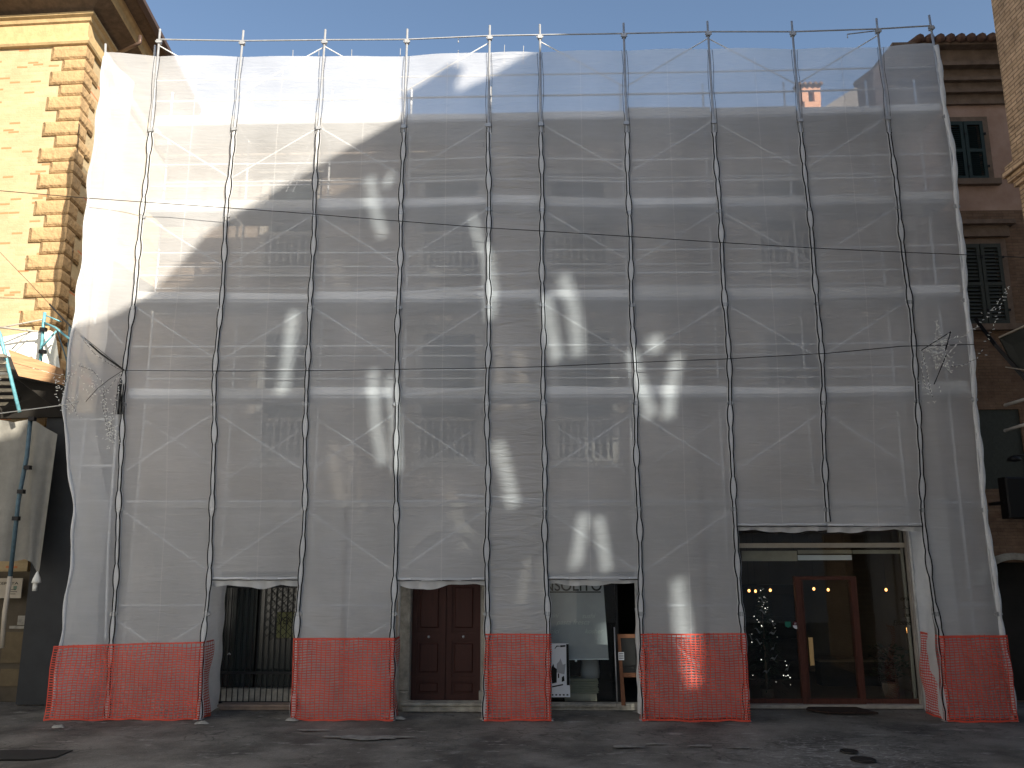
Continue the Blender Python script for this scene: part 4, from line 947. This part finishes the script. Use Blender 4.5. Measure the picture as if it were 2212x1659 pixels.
sweep([(0, zs1-.05), (.09, zs1-.03), (.12, zs1+.02), (.12, zs1+.10), (.05, zs1+.13), (.05, zs1+.55), (.10, zs1+.58), (.13, zs1+.66), (.20, zs1+.70), (.20, zs1+.76), (.12, zs1+.80)], 'frieze', 'stuccoL')
sweep([(.12, zs1+.80), (.18, zs1+.84), (.62, zs1+1.02)], 'soffit', 'darkwood')
sweep([(.62, zs1+1.02), (.64, zs1+1.04), (.66, zs1+1.2), (.72, zs1+1.26), (.74, zs1+1.34)], 'cornice', 'stuccoL')
sweep([(.74, zs1+1.34), (.95, zs1+1.4), (1.06, zs1+1.42), (1.06, zs1+1.5)], 'eave', 'darkwood')
sweep([(1.02, zs1+1.36), (1.10, zs1+1.30), (1.2, zs1+1.38), (1.2, zs1+1.5), (1.02, zs1+1.52)], 'gutter', 'gutter')
c0 = off(1.1); m = MB(); rz = zs1+1.52; m.poly([(c0.x+dF.x*6, c0.y, rz), (c0.x, c0.y, rz), (c0.x+dS.x*7, c0.y+dS.y*7, rz), (c0.x-6, c0.y+7, rz+1.5)]); m.build('roof', M['tile'], lb)
m = MB(); m.tube([at(303, 78, 2.3), at(302, 92, 2.25), at(292, 98, 2.3), at(250, 117, 3.0)], .045, 10); m.build('downpipe', M['gutter'], lb, True)
y_ = 102.; k = 0; rq = random.Random(3)
z = zs1-.06
while z > 5.6:
    long_ = k % 2 == 0; hh = .37 if long_ else .305; wF = .86 if long_ else .55; wS = .5 if long_ else .85
    o1 = .075+rq.uniform(-.01, .015); c1 = off(o1); b = .05; m = MB(); z1 = z-.012; z0 = z-hh+.012
    wF += rq.uniform(-.03, .03)
    ring = lambda o2, ins, zz: [(*(off(o2)+dF*(wF-ins)), zz), (*off(o2), zz), (*(off(o2)+dS*(wS-ins)), zz)]
    R_ = [ring(0, 0, z0), ring(o1-.045, .0, z0+.003), ring(o1-.008, .03, z0+b), ring(o1, .035, z0+b+.05), ring(o1+.004, .035, z1-b-.03), ring(o1-.008, .025, z1-b*.5), ring(o1-.03, .0, z1), ring(0, 0, z1)]
    for aa, bb in zip(R_, R_[1:]):
        for j in range(2): m.quad(aa[j], aa[j+1], bb[j+1], bb[j])
    m.poly([r_[0] for r_ in R_]); m.poly([r_[2] for r_ in R_][::-1])
    m.build('quoin', M['stoneL'], lb); z -= hh; k += 1
# lower storeys: shop corner in shade
x_ = CL.x
m = MB(); m.box(x_-6, x_+.05, 1.86, 1.9+.09, 3.35, 3.5); m.build('string_course', M['stonedirty'], lb)
for px0, py0, px1, py1 in ((58, 1345, 66, 1395), (20, 1352, 60, 1358), (47, 1440, 60, 1485), (38, 1330, 62, 1350), (0, 1360, 6, 1400)):
    h = rect(px0, py0, px1, py1, 1.85); m = MB(); m.box(h[0], h[1], 1.85, 1.97, h[2], h[3]); m.build('stone_trim', M['stonedirty'], lb)
h = rect(-60, 1235, 66, 1535, 1.8); m = MB(); m.box(h[0], h[1]-.1, 1.87, 1.96, 0, h[3]); m.build('shop_front', mat('brown_shop_front', (.10, .08, .055), .8, noise=.4, nscale=3), lb)
for (x0, y0, x1, y1) in ((5, 1365, 57, 1432), (0, 1445, 45, 1482)):
    h = rect(x0, y0, x1, y1, 1.85); m = MB(); m.box(h[0], h[1], 1.84, 1.868, h[2], h[3]); m.build('door_panel', mat('ochre_panel', (.14, .105, .06), .8, noise=.3, nscale=4), lb)
# dark alley wall between the two buildings
m = MB(); m.box(-12, bx0-.0, 5.0, 5.3, 0, 9.0); al = m.build('alley_wall', M['brickM']); tag(al, 'dark brick wall closing the narrow alley at the left', 'wall')
m = MB(); h = rect(63, 893, 140, 1545, 1.4); m.box(h[0]+.05, h[1]+.9, 1.4, 1.46, .02, h[3]); o = m.build('alley_shade', mat('alley_shade_dark', (.035, .037, .04), .7, noise=.3, nscale=2)); tag(o, 'dark sheet standing in for deep shade in the alley left of the netting', 'shade sheet')  # near-black sheet painted in for the deep shade of the alley gap
# notice sign
YS = 1.6; h = rect(-40, 1249, 47, 1292, YS); sg = thing('notice_board', 'pale notice board reading MACERATA behind the blue pole at the left edge', 'sign', (h[1]-.3, YS, h[2]))
m = MB(); m.box(h[0], h[1], YS, YS+.02, h[2], h[3]); m.build('board', M['cream'], sg)
text_mesh('heading', 'MACERATA', M['ink'], sg, (h[0]+.15, YS-.003, h[3]-.13), .075, h[1]-h[0]-.24)
m = MB()
for k in range(3): m.box(h[1]-.34, h[1]-.12+.03*(k % 2), YS-.004, YS-.001, h[2]+.08+.045*k, h[2]+.09+.045*k)
m.build('small_print', M['ink'], sg)
p = Vector((h[1]-.14, YS, h[3]-.2)); m = MB(); m.poly([(p.x-.04, YS-.003, p.z+.04), (p.x-.035, YS-.003, p.z-.02), (p.x, YS-.003, p.z-.05), (p.x+.035, YS-.003, p.z-.02), (p.x+.04, YS-.003, p.z+.04)]); m.build('crest', mat('green_grey_crest', (.12, .17, .13), .8), sg)

# blue scaffold and canopy at the left edge
bs = thing('blue_scaffold', 'blue painted tube scaffold standing in front of the yellow brick building', 'scaffold', (at(60, 1300, 0).x, .3, 0))
def tb_(pts, r, Y, mt='blue', nm='tube'):
    m = MB(); Ys = Y if isinstance(Y, (list, tuple)) else [Y]*len(pts); m.tube([at(x, y, yy) for (x, y), yy in zip(pts, Ys)], r, 8); m.build(nm, M[mt], bs, True)
tb_([(97, 675), (94, 700), (82, 845)], .035, 1.2, nm='standard'); tb_([(-8, 705), (0, 722), (42, 890)], .038, .3, nm='brace')
tb_([(-10, 710), (93, 690)], .018, [1., 1.2], 'stone', 'ledger'); tb_([(-10, 706), (90, 717)], .022, [1., 1.2], 'stone', 'ledger'); tb_([(96, 697), (120, 708), (150, 732)], .024, [1.2, .9, .6], 'blue', 'ledger'); tb_([(98, 681), (132, 695)], .014, 1.2, 'blue', 'ledger')
tb_([(122, 715), (90, 750)], .022, 1.1, nm='brace'); tb_([(66, 714), (25, 755)], .012, 1.2, 'stone', 'brace'); tb_([(124, 716), (140, 765), (150, 800)], .015, .9, 'bluedark', 'brace')
tb_([(152, 705), (146, 800), (140, 880)], .035, .7, 'bluedark', 'standard'); tb_([(66, 905), (58, 985), (40, 1080), (22, 1245)], .042, .5, 'bluedark', 'standard')
tb_([(22, 1245), (10, 1325), (4, 1400)], .045, .5, 'cream', 'standard')
for (x, y) in ((60, 1010), (46, 1062), (35, 1120), (70, 905), (94, 712), (92, 760), (150, 745)):
    m = MB(); p = at(x, y, .45 if x < 90 and y > 800 else 1.15); m.box(p.x-.06, p.x+.06, p.y-.05, p.y+.05, p.z-.04, p.z+.04); m.build('coupler', M['iron'], bs)
# white sheet over the canopy, canopy
P = lambda x, y, Y: at(x, y, Y)
cn = thing('protective_canopy', 'timber edged protective canopy with corrugated roof at the left edge', 'canopy', P(60, 800, .4))
m = MB(); m.prism([P(17, 754, .2), P(136, 797, .9), P(136, 812, .9), P(28, 783, .2)], (0, .05, 0)); m.build('fascia', M['board'], cn)
m = MB(); m.prism([P(28, 784, .2), P(136, 813, .9), P(138, 832, .9), P(40, 812, .2)], (0, .05, 0)); m.build('fascia', M['board'], cn)
m = MB()
for k in range(9):
    ya = 764+15*k; za = P(-30, ya, .2+.16*k)
    m.prism([P(-50, ya, .1+.16*k), P(8+4.6*k, ya, .1+.16*k), P(10+4.6*k, ya+7, .1+.16*k), P(-50, ya+7, .1+.16*k)], (0, .1, 0))
m.build('corrugated_roof', M['corr'], cn)
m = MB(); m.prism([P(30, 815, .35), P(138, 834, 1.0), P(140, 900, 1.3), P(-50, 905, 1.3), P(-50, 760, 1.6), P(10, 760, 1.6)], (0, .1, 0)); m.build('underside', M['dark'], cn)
m = MB(); n = 14
top = [(-20, 731), (40, 722), (66, 716), (95, 712), (118, 722), (130, 735)]; 
def wav(pts_top, pts_bot, Y0, amp, mt, nm, par, nz=14, f=9, th=None):
    m = MB(); n = 24
    def lp(pts, u):
        q = u*(len(pts)-1); j = min(int(q), len(pts)-2); t = q-j; return (pts[j][0]+(pts[j+1][0]-pts[j][0])*t, pts[j][1]+(pts[j+1][1]-pts[j][1])*t)
    for i in range(n+1):
        u = i/n; a = lp(pts_top, u); b = lp(pts_bot, u)
        for k in range(nz+1):
            v = k/nz; p = at(a[0]+(b[0]-a[0])*v, a[1]+(b[1]-a[1])*v, Y0+amp*math.sin(u*f+v*2.5)+amp*.6*math.sin(v*6+u*4)); m.v.append(tuple(p))
    for i in range(n):
        for k in range(nz): q = i*(nz+1)+k; m.f.append((q, q+1, q+nz+2, q+nz+1))
    return m.build(nm, M[mt], par, True)
o = wav([(-60, 735), (10, 727), (66, 716), (110, 714), (120, 722)], [(-60, 830), (20, 830), (60, 830), (100, 820), (132, 812)], 1.45, .03, 'sheet', 'white_sheet', None); tag(o, 'white sheet stretched behind the blue tubes above the canopy', 'sheet')
o = wav([(-60, 905), (0, 907), (30, 912), (66, 905), (70, 905), (100, 925), (124, 938)], [(-60, 1212), (0, 1212), (28, 1213), (55, 1208), (68, 1215), (80, 1236), (84, 1240)], .75, .06, 'tarp', 'grey_tarpaulin', None, 20, 14); tag(o, 'grey tarpaulin hanging below the canopy at the left edge', 'tarpaulin')
m = MB(); p = P(80, 1243, .7); m.lathe((p.x, p.y, p.z-.16), [(.02, .0), (.09, .02), (.07, .1), (.03, .2), (.0, .25)], 9); m.box(p.x-.05, p.x+.02, p.y-.03, p.y+.03, p.z-.3, p.z-.15); o = m.build('tied_bundle', M['sheet'], smooth=True); tag(o, 'pale tied cloth end hanging under the grey tarpaulin', 'cloth')
m = MB(); m.tube([P(88, 1258, 1.5), P(70, 1345, 1.5)], .03, 6); m.build('pipe', M['cream']); o = bpy.data.objects['pipe']; tag(o, 'short pale upright pipe beside the dark alley shade sheet', 'pipe')

# ---------------------------------------------------------------- right house
YR = 2.0
rb = thing('shuttered_house', 'brown plastered house with dark shutters and tiled eave right of the netting', 'house', (10.5, YR, 0))
rx0, rx1 = bx1+.002, 15.
zR = at(2090, 120, YR).z; zp = at(2100, 455, YR).z
RW1 = rect(2042, 264, 2128, 390, YR); RW2 = rect(2077, 528, 2170, 702, YR); RW3 = rect(2116, 884, 2212, 1056, YR); RW4 = rect(2140, 1215, 2260, 1545, YR)
m = MB(); holes_wall(m, rx0, rx1, zp, zR, YR, [RW1], .25); m.quad((rx0, YR, zp), (rx0, YR, zR), (rx0, YR+.6, zR), (rx0, YR+.6, zp)); m.build('wall', M['pink'], rb)
m = MB(); holes_wall(m, rx0, rx1, 0, zp, YR, [RW2, RW3, (RW4[0], RW4[1]+.5, 0, RW4[3])], .25); m.build('wall', M['brickR'], rb)
m = MB(); m.quad((rx0, YR+.25, 0), (rx1, YR+.25, 0), (rx1, YR+.25, zR), (rx0, YR+.25, zR)); m.build('room', M['dark'], rb)
zc = [at(2100, y, YR-.2).z for y in (122, 150, 190, 200, 228, 240, 268)]
m = MB()
for dy, z1, z0 in ((.55, zR+.02, zR-.06), (.32, zR-.061, zR-.4), (.42, zR-.401, zR-.5), (.22, zR-.501, zR-.72), (.28, zR-.721, zR-.8), (.16, zR-.801, zR-1.0), (.2, zR-1.001, zR-1.06), (.08, zR-1.061, zR-1.3)): m.box(rx0, rx1, YR-dy, YR-.001, z0, z1)
m.build('cornice', M['stoneR'], rb)
m = MB(); x = rx0+.6
while x < 13.5:
    m.tube([(x, YR-.66, zR+.05), (x, YR+3, zR+1.1)], .10, 8); x += .235
m.prism([(rx0+.6, YR-.6, zR+.021), (rx0+.6, YR-.6, zR+.05), (rx0+.6, YR+3, zR+1.08), (rx0+.6, YR+3, zR+.03)], (4.2, 0, 0)); m.quad((rx0, YR-.3, zR+.022), (rx0+1.3, YR-.3, zR+.022), (rx0+1.3, YR+.6, zR+.1), (rx0, YR+.6, zR+.1)); m.build('roof', M['tile'], rb, True)
def shut_pair(h, Y, mt, par, n_lv=.05):
    a, b, c, d = h
    for p, q in ((a, (a+b)/2), ((a+b)/2, b)):
        p += .01; q -= .01; sm = MB(); w_ = .075; y0, y1 = Y-.05, Y+.0
        sm.box(p, p+w_, y0, y1, c, d); sm.box(q-w_, q, y0, y1, c, d); sm.box(p+w_, q-w_, y0, y1, c, c+.09); sm.box(p+w_, q-w_, y0, y1, d-.09, d); sm.box(p+w_, q-w_, y0, y1, (c+d)/2-.04, (c+d)/2+.04)
        z = c+.1
        while z < d-.12:
            if abs(z-(c+d)/2) > .06: sm.quad((p+w_, y0+.005, z), (q-w_, y0+.005, z), (q-w_, y1, z+n_lv*.9), (p+w_, y1, z+n_lv*.9))
            z += n_lv
        s_ = sm.build('shutter', M[mt], par); hg = MB(); hg.box(q-.0, q+.04, y0-.02, y0+.01, d-.35, d-.3); hg.box(q, q+.04, y0-.02, y0+.01, c+.3, c+.35); hg.build('hinge', M['iron'], s_)
for h, mt in ((RW1, 'shut'), (RW2, 'shutb')):
    a, b, c, d = h; fr = MB(); fr.box(a-.12, a-.001, YR-.03, YR+.1, c-.1, d+.12); fr.box(b+.001, b+.12, YR-.03, YR+.1, c-.1, d+.12); fr.box(a-.001, b+.001, YR-.03, YR+.1, d+.001, d+.12)
    f = fr.build('window', M['stoneR'], rb); s = MB(); s.box(a-.18, b+.22, YR-.13, YR+.1, c-.14, c-.001); s.build('sill', M['stoneR'], f); shut_pair(h, YR-.0, mt, f, .05 if mt == 'shut' else .085)
h = RW2; m = MB(); m.box(h[0]-.25, h[1]+.3, YR-.22, YR-.001, h[3]+.42, h[3]+.52); m.box(h[0]-.15, h[1]+.2, YR-.1, YR-.001, h[3]+.16, h[3]+.419); m.build('lintel', M['stoneR'], rb)
m = MB(); m.box(RW3[0], RW3[1]+.4, YR+.03, YR+.09, RW3[2], RW3[3]); m.build('window', M['shutb'], rb)
m = MB(); n = 14; cx = RW4[0]+.65
for k in range(n):
    a0, a1 = math.pi*k/n, math.pi*(k+1)/n; q = lambda r_, a_: (cx-r_*math.cos(a_), YR-.08, RW4[3]-.45+r_*math.sin(a_)*.75)
    m.prism([q(.68, a0), q(.86, a0), q(.86, a1), q(.68, a1)], (0, .079, 0))
m.build('door_arch', M['stonedirty'], rb)
h = rect(2177, 1030, 2240, 1120, 1.2); m = MB(); m.bbox(h[0], h[1], 1.2, 1.5, h[2], h[3], .03); m.box(h[0]-.03, h[0]+.15, 1.3, 1.9, h[2]+.3, h[2]+.36); o = m.build('wall_box', M['iron']); tag(o, 'dark box hanging on the wall of the shuttered house at the right edge', 'wall box')
# awning, brackets
aw = thing('awning', 'dark metal awning with pale edge at the right edge', 'awning', P(2190, 760, .8))
m = MB(); m.prism([P(2160, 730, .8), P(2260, 690, .0), P(2260, 790, .4), P(2195, 800, .8)], (0, .04, 0)); m.build('panel', M['awn'], aw)
m = MB(); m.tube([P(2158, 729, .78), P(2260, 683, -.02)], .02, 6); m.build('edge_rail', M['cream'], aw)
m = MB(); m.tube([P(2108, 690, 1.6), P(2150, 745, .9), P(2225, 830, .6)], .05, 4); m.build('strut', M['iron'], aw)
m = MB(); m.tube([P(2172, 793, .8), P(2240, 803, .3)], .012, 6); m.build('edge_rail', M['cream'], aw)
for k, (y0, y1, lab) in enumerate(((875, 860, 'upper'), (930, 914, 'lower'))):
    m = MB(); m.tube([P(2172, y0, .6), P(2250, y1-8, -.2)], .035, 8); m.ball(P(2172, y0, .6), .037, 8, 6); o = m.build('steel_bar', mat('pale_grey_bar', (.35, .33, .31), .6), smooth=True); tag(o, '%s of the two pale steel bars jutting in at the right edge' % lab, 'steel bar', 'pale steel bars at the right edge')
# floodlight
p = P(2190, 990, .9); m = MB(); m.lathe((p.x, p.y, p.z-.07), [(.0, .0), (.14, .02), (.12, .08), (.05, .12), (0, .13)], 14); m.tube([p+Vector((0, 0, .05)), p+Vector((.5, .2, .1))], .015, 6); o = m.build('wall_lamp', M['iron'], smooth=True); tag(o, 'unlit grey wall lamp at the right edge below the steel bars', 'lamp')

# right brick tower wall
tw = thing('brick_tower', 'rough brick tower wall leaning in at the top right corner', 'tower', (9, -3, 0))
e0, e1 = at(2133, 0, -3).x, at(2205, 460, -3).x; zl = at(2190, 370, -3).z
m = MB(); m.box((e0+e1)/2+.02, 14, -5.2, -3, zl, 19); m.box((e0+e1)/2+.06, 14, -5.2, -3.02, 0, zl-.001); m.build('wall', M['tower'], tw)
m = MB(); xx = (e0+e1)/2
for k, o_ in enumerate((.02, .08, .13, .09)): m.box(xx+.02-o_, xx+.2, -5.2, -3+.001+o_, zl-.28+.1*k, zl-.185+.1*k)
m.build('string_course', M['tower'], tw)

# background house and chimney
HB = 10.
bh = thing('gabled_house', 'grey gabled house roof beyond, seen through the top right netting', 'house', at(1900, 230, HB))
g_ = [at(1770, 238, HB), at(1925, 140, HB), at(1968, 118, HB), at(1985, 122, HB), at(1960, 150, HB), at(2040, 180, HB), at(2050, 300, HB), at(1770, 300, HB)]
m = MB(); m.prism(g_, (0, 6, 0)); m.build('wall', mat('far_grey_plaster', (.16, .15, .15), .9, noise=.3, nscale=1), bh)
for (x0, y0, x1, y1) in ((1900, 218, 1935, 244), (1940, 222, 1960, 244)):
    q = rect(x0, y0, x1, y1, HB-.02); m = MB(); m.box(q[0], q[1], HB-.03, HB-.001, q[2], q[3]); m.build('window', M['stone'], bh)
q = rect(1733, 192, 1773, 225, HB); ch = thing('chimney', 'sunlit pink chimney with tiled cap seen through the netting', 'chimney', ((q[0]+q[1])/2, HB, q[2]-1))
m = MB(); xm = (q[0]+q[1])/2; w4 = (q[1]-q[0])/2; m.box(xm-w4, xm-.1, HB, HB+.5, q[2]+.1, q[3]-.06); m.box(xm+.1, xm+w4, HB, HB+.5, q[2]+.1, q[3]-.06); m.box(xm-w4, xm+w4, HB-.01, HB+.5, q[3]-.059, q[3]+.08); m.box(xm-w4+.06, xm+w4-.02, HB, HB+.5, q[2]-2.5, q[2]+.099); m.build('stack', M['chim'], ch)
m = MB(); m.box(xm-.1, xm+.1, HB+.2, HB+.4, q[2]+.1, q[3]-.06); m.build('flue', M['dark'], ch)
m = MB(); 
for k in range(5): m.tube([(xm-w4-.1+k*(2*w4+.1)/4, HB-.12, q[3]+.13), (xm-w4-.1+k*(2*w4+.1)/4, HB+.4, q[3]+.27)], .07, 8)
m.build('tile_cap', M['tile'], ch, True)

# ---------------------------------------------------------------- cables and festive lights
def cable(pts, Y, r, label, mt='cable', nm='cable'):
    m = MB(); Ys = Y if isinstance(Y, list) else [Y]*len(pts); P3 = [at(x, y, yy) for (x, y), yy in zip(pts, Ys)]
    m.tube(P3, r, 5); o = m.build(nm, M[mt], smooth=True); return tag(o, label, 'cable')
cable([(-60, 406), (0, 412), (190, 428), (620, 458), (830, 475), (1050, 492), (1170, 499), (1365, 511), (1530, 522), (1760, 536), (1960, 545), (2080, 550), (2300, 560)], -.3, .008, 'thin black cable sagging across the upper netting, from the yellow brick to the shutters')
cable([(270, 800), (480, 801.5), (640, 801), (860, 798), (1053, 795), (1175, 792), (1370, 783), (1575, 775), (1790, 763), (1946, 748), (2105, 744)], -.25, .008, 'thin black cable crossing the middle of the netting, from the light tangle to the star')
cable([(-60, 899), (0, 893), (137, 875), (170, 868)], -.2, .010, 'pale cable running in from the left edge below the canopy', 'wcable')
cable([(-40, 500), (0, 545), (60, 607), (108, 658), (165, 715), (178, 726), (270, 800)], [.4, .4, .3, .2, 0, -.1, -.2], .005, 'thin cable sloping down past the quoins to the light tangle')
for k, (pts, lab) in enumerate(((([(107, 657), (135, 688), (162, 714)]), 'upper left'), (([(174, 725), (215, 762), (268, 800)]), 'lower right'))):
    m = MB(); m.tube([at(x, y, Y) for (x, y), Y in zip(pts, (.15, .05, -.05) if k == 0 else (-.05, -.12, -.2))], .018, 6); o = m.build('cable_sleeve', M['cable']); tag(o, 'thick black sleeve on the sloping cable, %s one' % lab, 'cable sleeve', 'black sleeves on the sloping cable')
cable([(266, 800), (235, 820), (210, 840), (185, 868)], -.22, .006, 'short black cable hanging back from the light tangle', 'cable')
def lights(name, label, seeds, par_label, wires, n, region, Y):
    t = thing(name, label, 'string lights', at(*region[0], Y))
    m = MB()
    for wv in wires: m.tube([at(x, y, Y) for x, y in wv], .0035, 4)
    m.build('wire', M['wcable'] if name == 'star_light' else M['cable'], t)
    m = MB(); rr_ = random.Random(seeds)
    for wv in wires:
        for (x0, y0), (x1, y1) in zip(wv, wv[1:]):
            L = math.hypot(x1-x0, y1-y0); k = max(1, int(L/7))
            for j in range(k):
                u = (j+.5)/k; p = at(x0+(x1-x0)*u, y0+(y1-y0)*u, Y); a = rr_.uniform(0, 6.28); d_ = Vector((math.cos(a), -.2, math.sin(a)*.8))*.045
                m.tube([p, p+d_], .0065, 4)
    for _ in range(n):
        q = rr_.choice(region); x = q[0]+rr_.gauss(0, 10); y = q[1]+rr_.gauss(0, 14); p = at(x, y, Y); a = rr_.uniform(0, 6.28); d_ = Vector((math.cos(a), -.2, math.sin(a)*.8))*.04; m.tube([p, p+d_], .006, 4)
    b_ = m.build('bulbs', M['bulbclear'], t); b_['kind'] = 'stuff'
    return t
lights('string_lights', 'tangle of unlit string lights hanging over the left end of the netting', 5, '', [[(265, 802), (250, 860), (240, 920), (248, 958)], [(262, 805), (225, 850), (232, 900), (240, 950)], [(170, 790), (200, 800), (225, 830), (222, 880), (236, 945)], [(150, 800), (140, 830), (135, 850), (160, 880), (168, 900)], [(180, 735), (205, 765), (235, 785), (262, 800)], [(118, 810), (120, 840), (128, 870), (150, 885)]], 130, [(165, 810), (195, 835), (220, 850), (235, 900), (242, 940), (245, 950), (160, 870), (125, 830)], -.15)
m = MB(); rr_ = random.Random(2)
for k in range(14): x = 262+rr_.uniform(-7, 6); m.tube([at(x, 815+rr_.uniform(0, 20), -.12), at(x-3, 860, -.14), at(x-4+rr_.uniform(-3, 3), 895, -.12)], .006, 4)
o = m.build('cable_coil', M['cable']); tag(o, 'bundled black cable tied to the leftmost pole beside the string lights', 'cable coil')
star = lights('star_light', 'unlit wire star of string lights before the right end of the netting', 9, '', [[(2023, 692), (2033, 740), (2042, 757), (2055, 716), (2036, 738), (2010, 742), (1998, 757), (2020, 768), (2022, 800), (2034, 785), (2054, 805), (2043, 770), (2075, 735)], [(2024, 692), (2020, 740), (2012, 760)], [(1985, 757), (2010, 752), (2035, 735), (2080, 727), (2098, 712), (2115, 705)]], 70, [(2025, 760), (2035, 775), (2030, 750)], -.3)
m = MB(); m.tube([at(2054, 716, -.3), at(2042, 757, -.3)], .012, 5); m.tube([at(1990, 757, -.3), at(2055, 716, -.3)], .009, 5); m.tube([at(2045, 765, -.3), at(2018, 830, -.3)], .009, 5); m.build('rod', M['iron'], star)
lights('string_lights', 'loose V of unlit string lights hanging before the dark shutters at the right edge', 11, '', [[(2117, 700), (2135, 680), (2152, 660), (2178, 618), (2160, 665), (2145, 708), (2140, 722), (2128, 740)], [(2125, 752), (2110, 775), (2080, 788), (2055, 792)]], 6, [(2150, 670), (2120, 760)], -.1)
lights('string_lights', 'thin loops of unlit string lights hanging down from the star', 13, '', [[(1993, 765), (2002, 800), (2006, 830), (2015, 858)], [(1996, 760), (1990, 800), (2000, 840)]], 14, [(2003, 820), (2015, 855)], -.2)
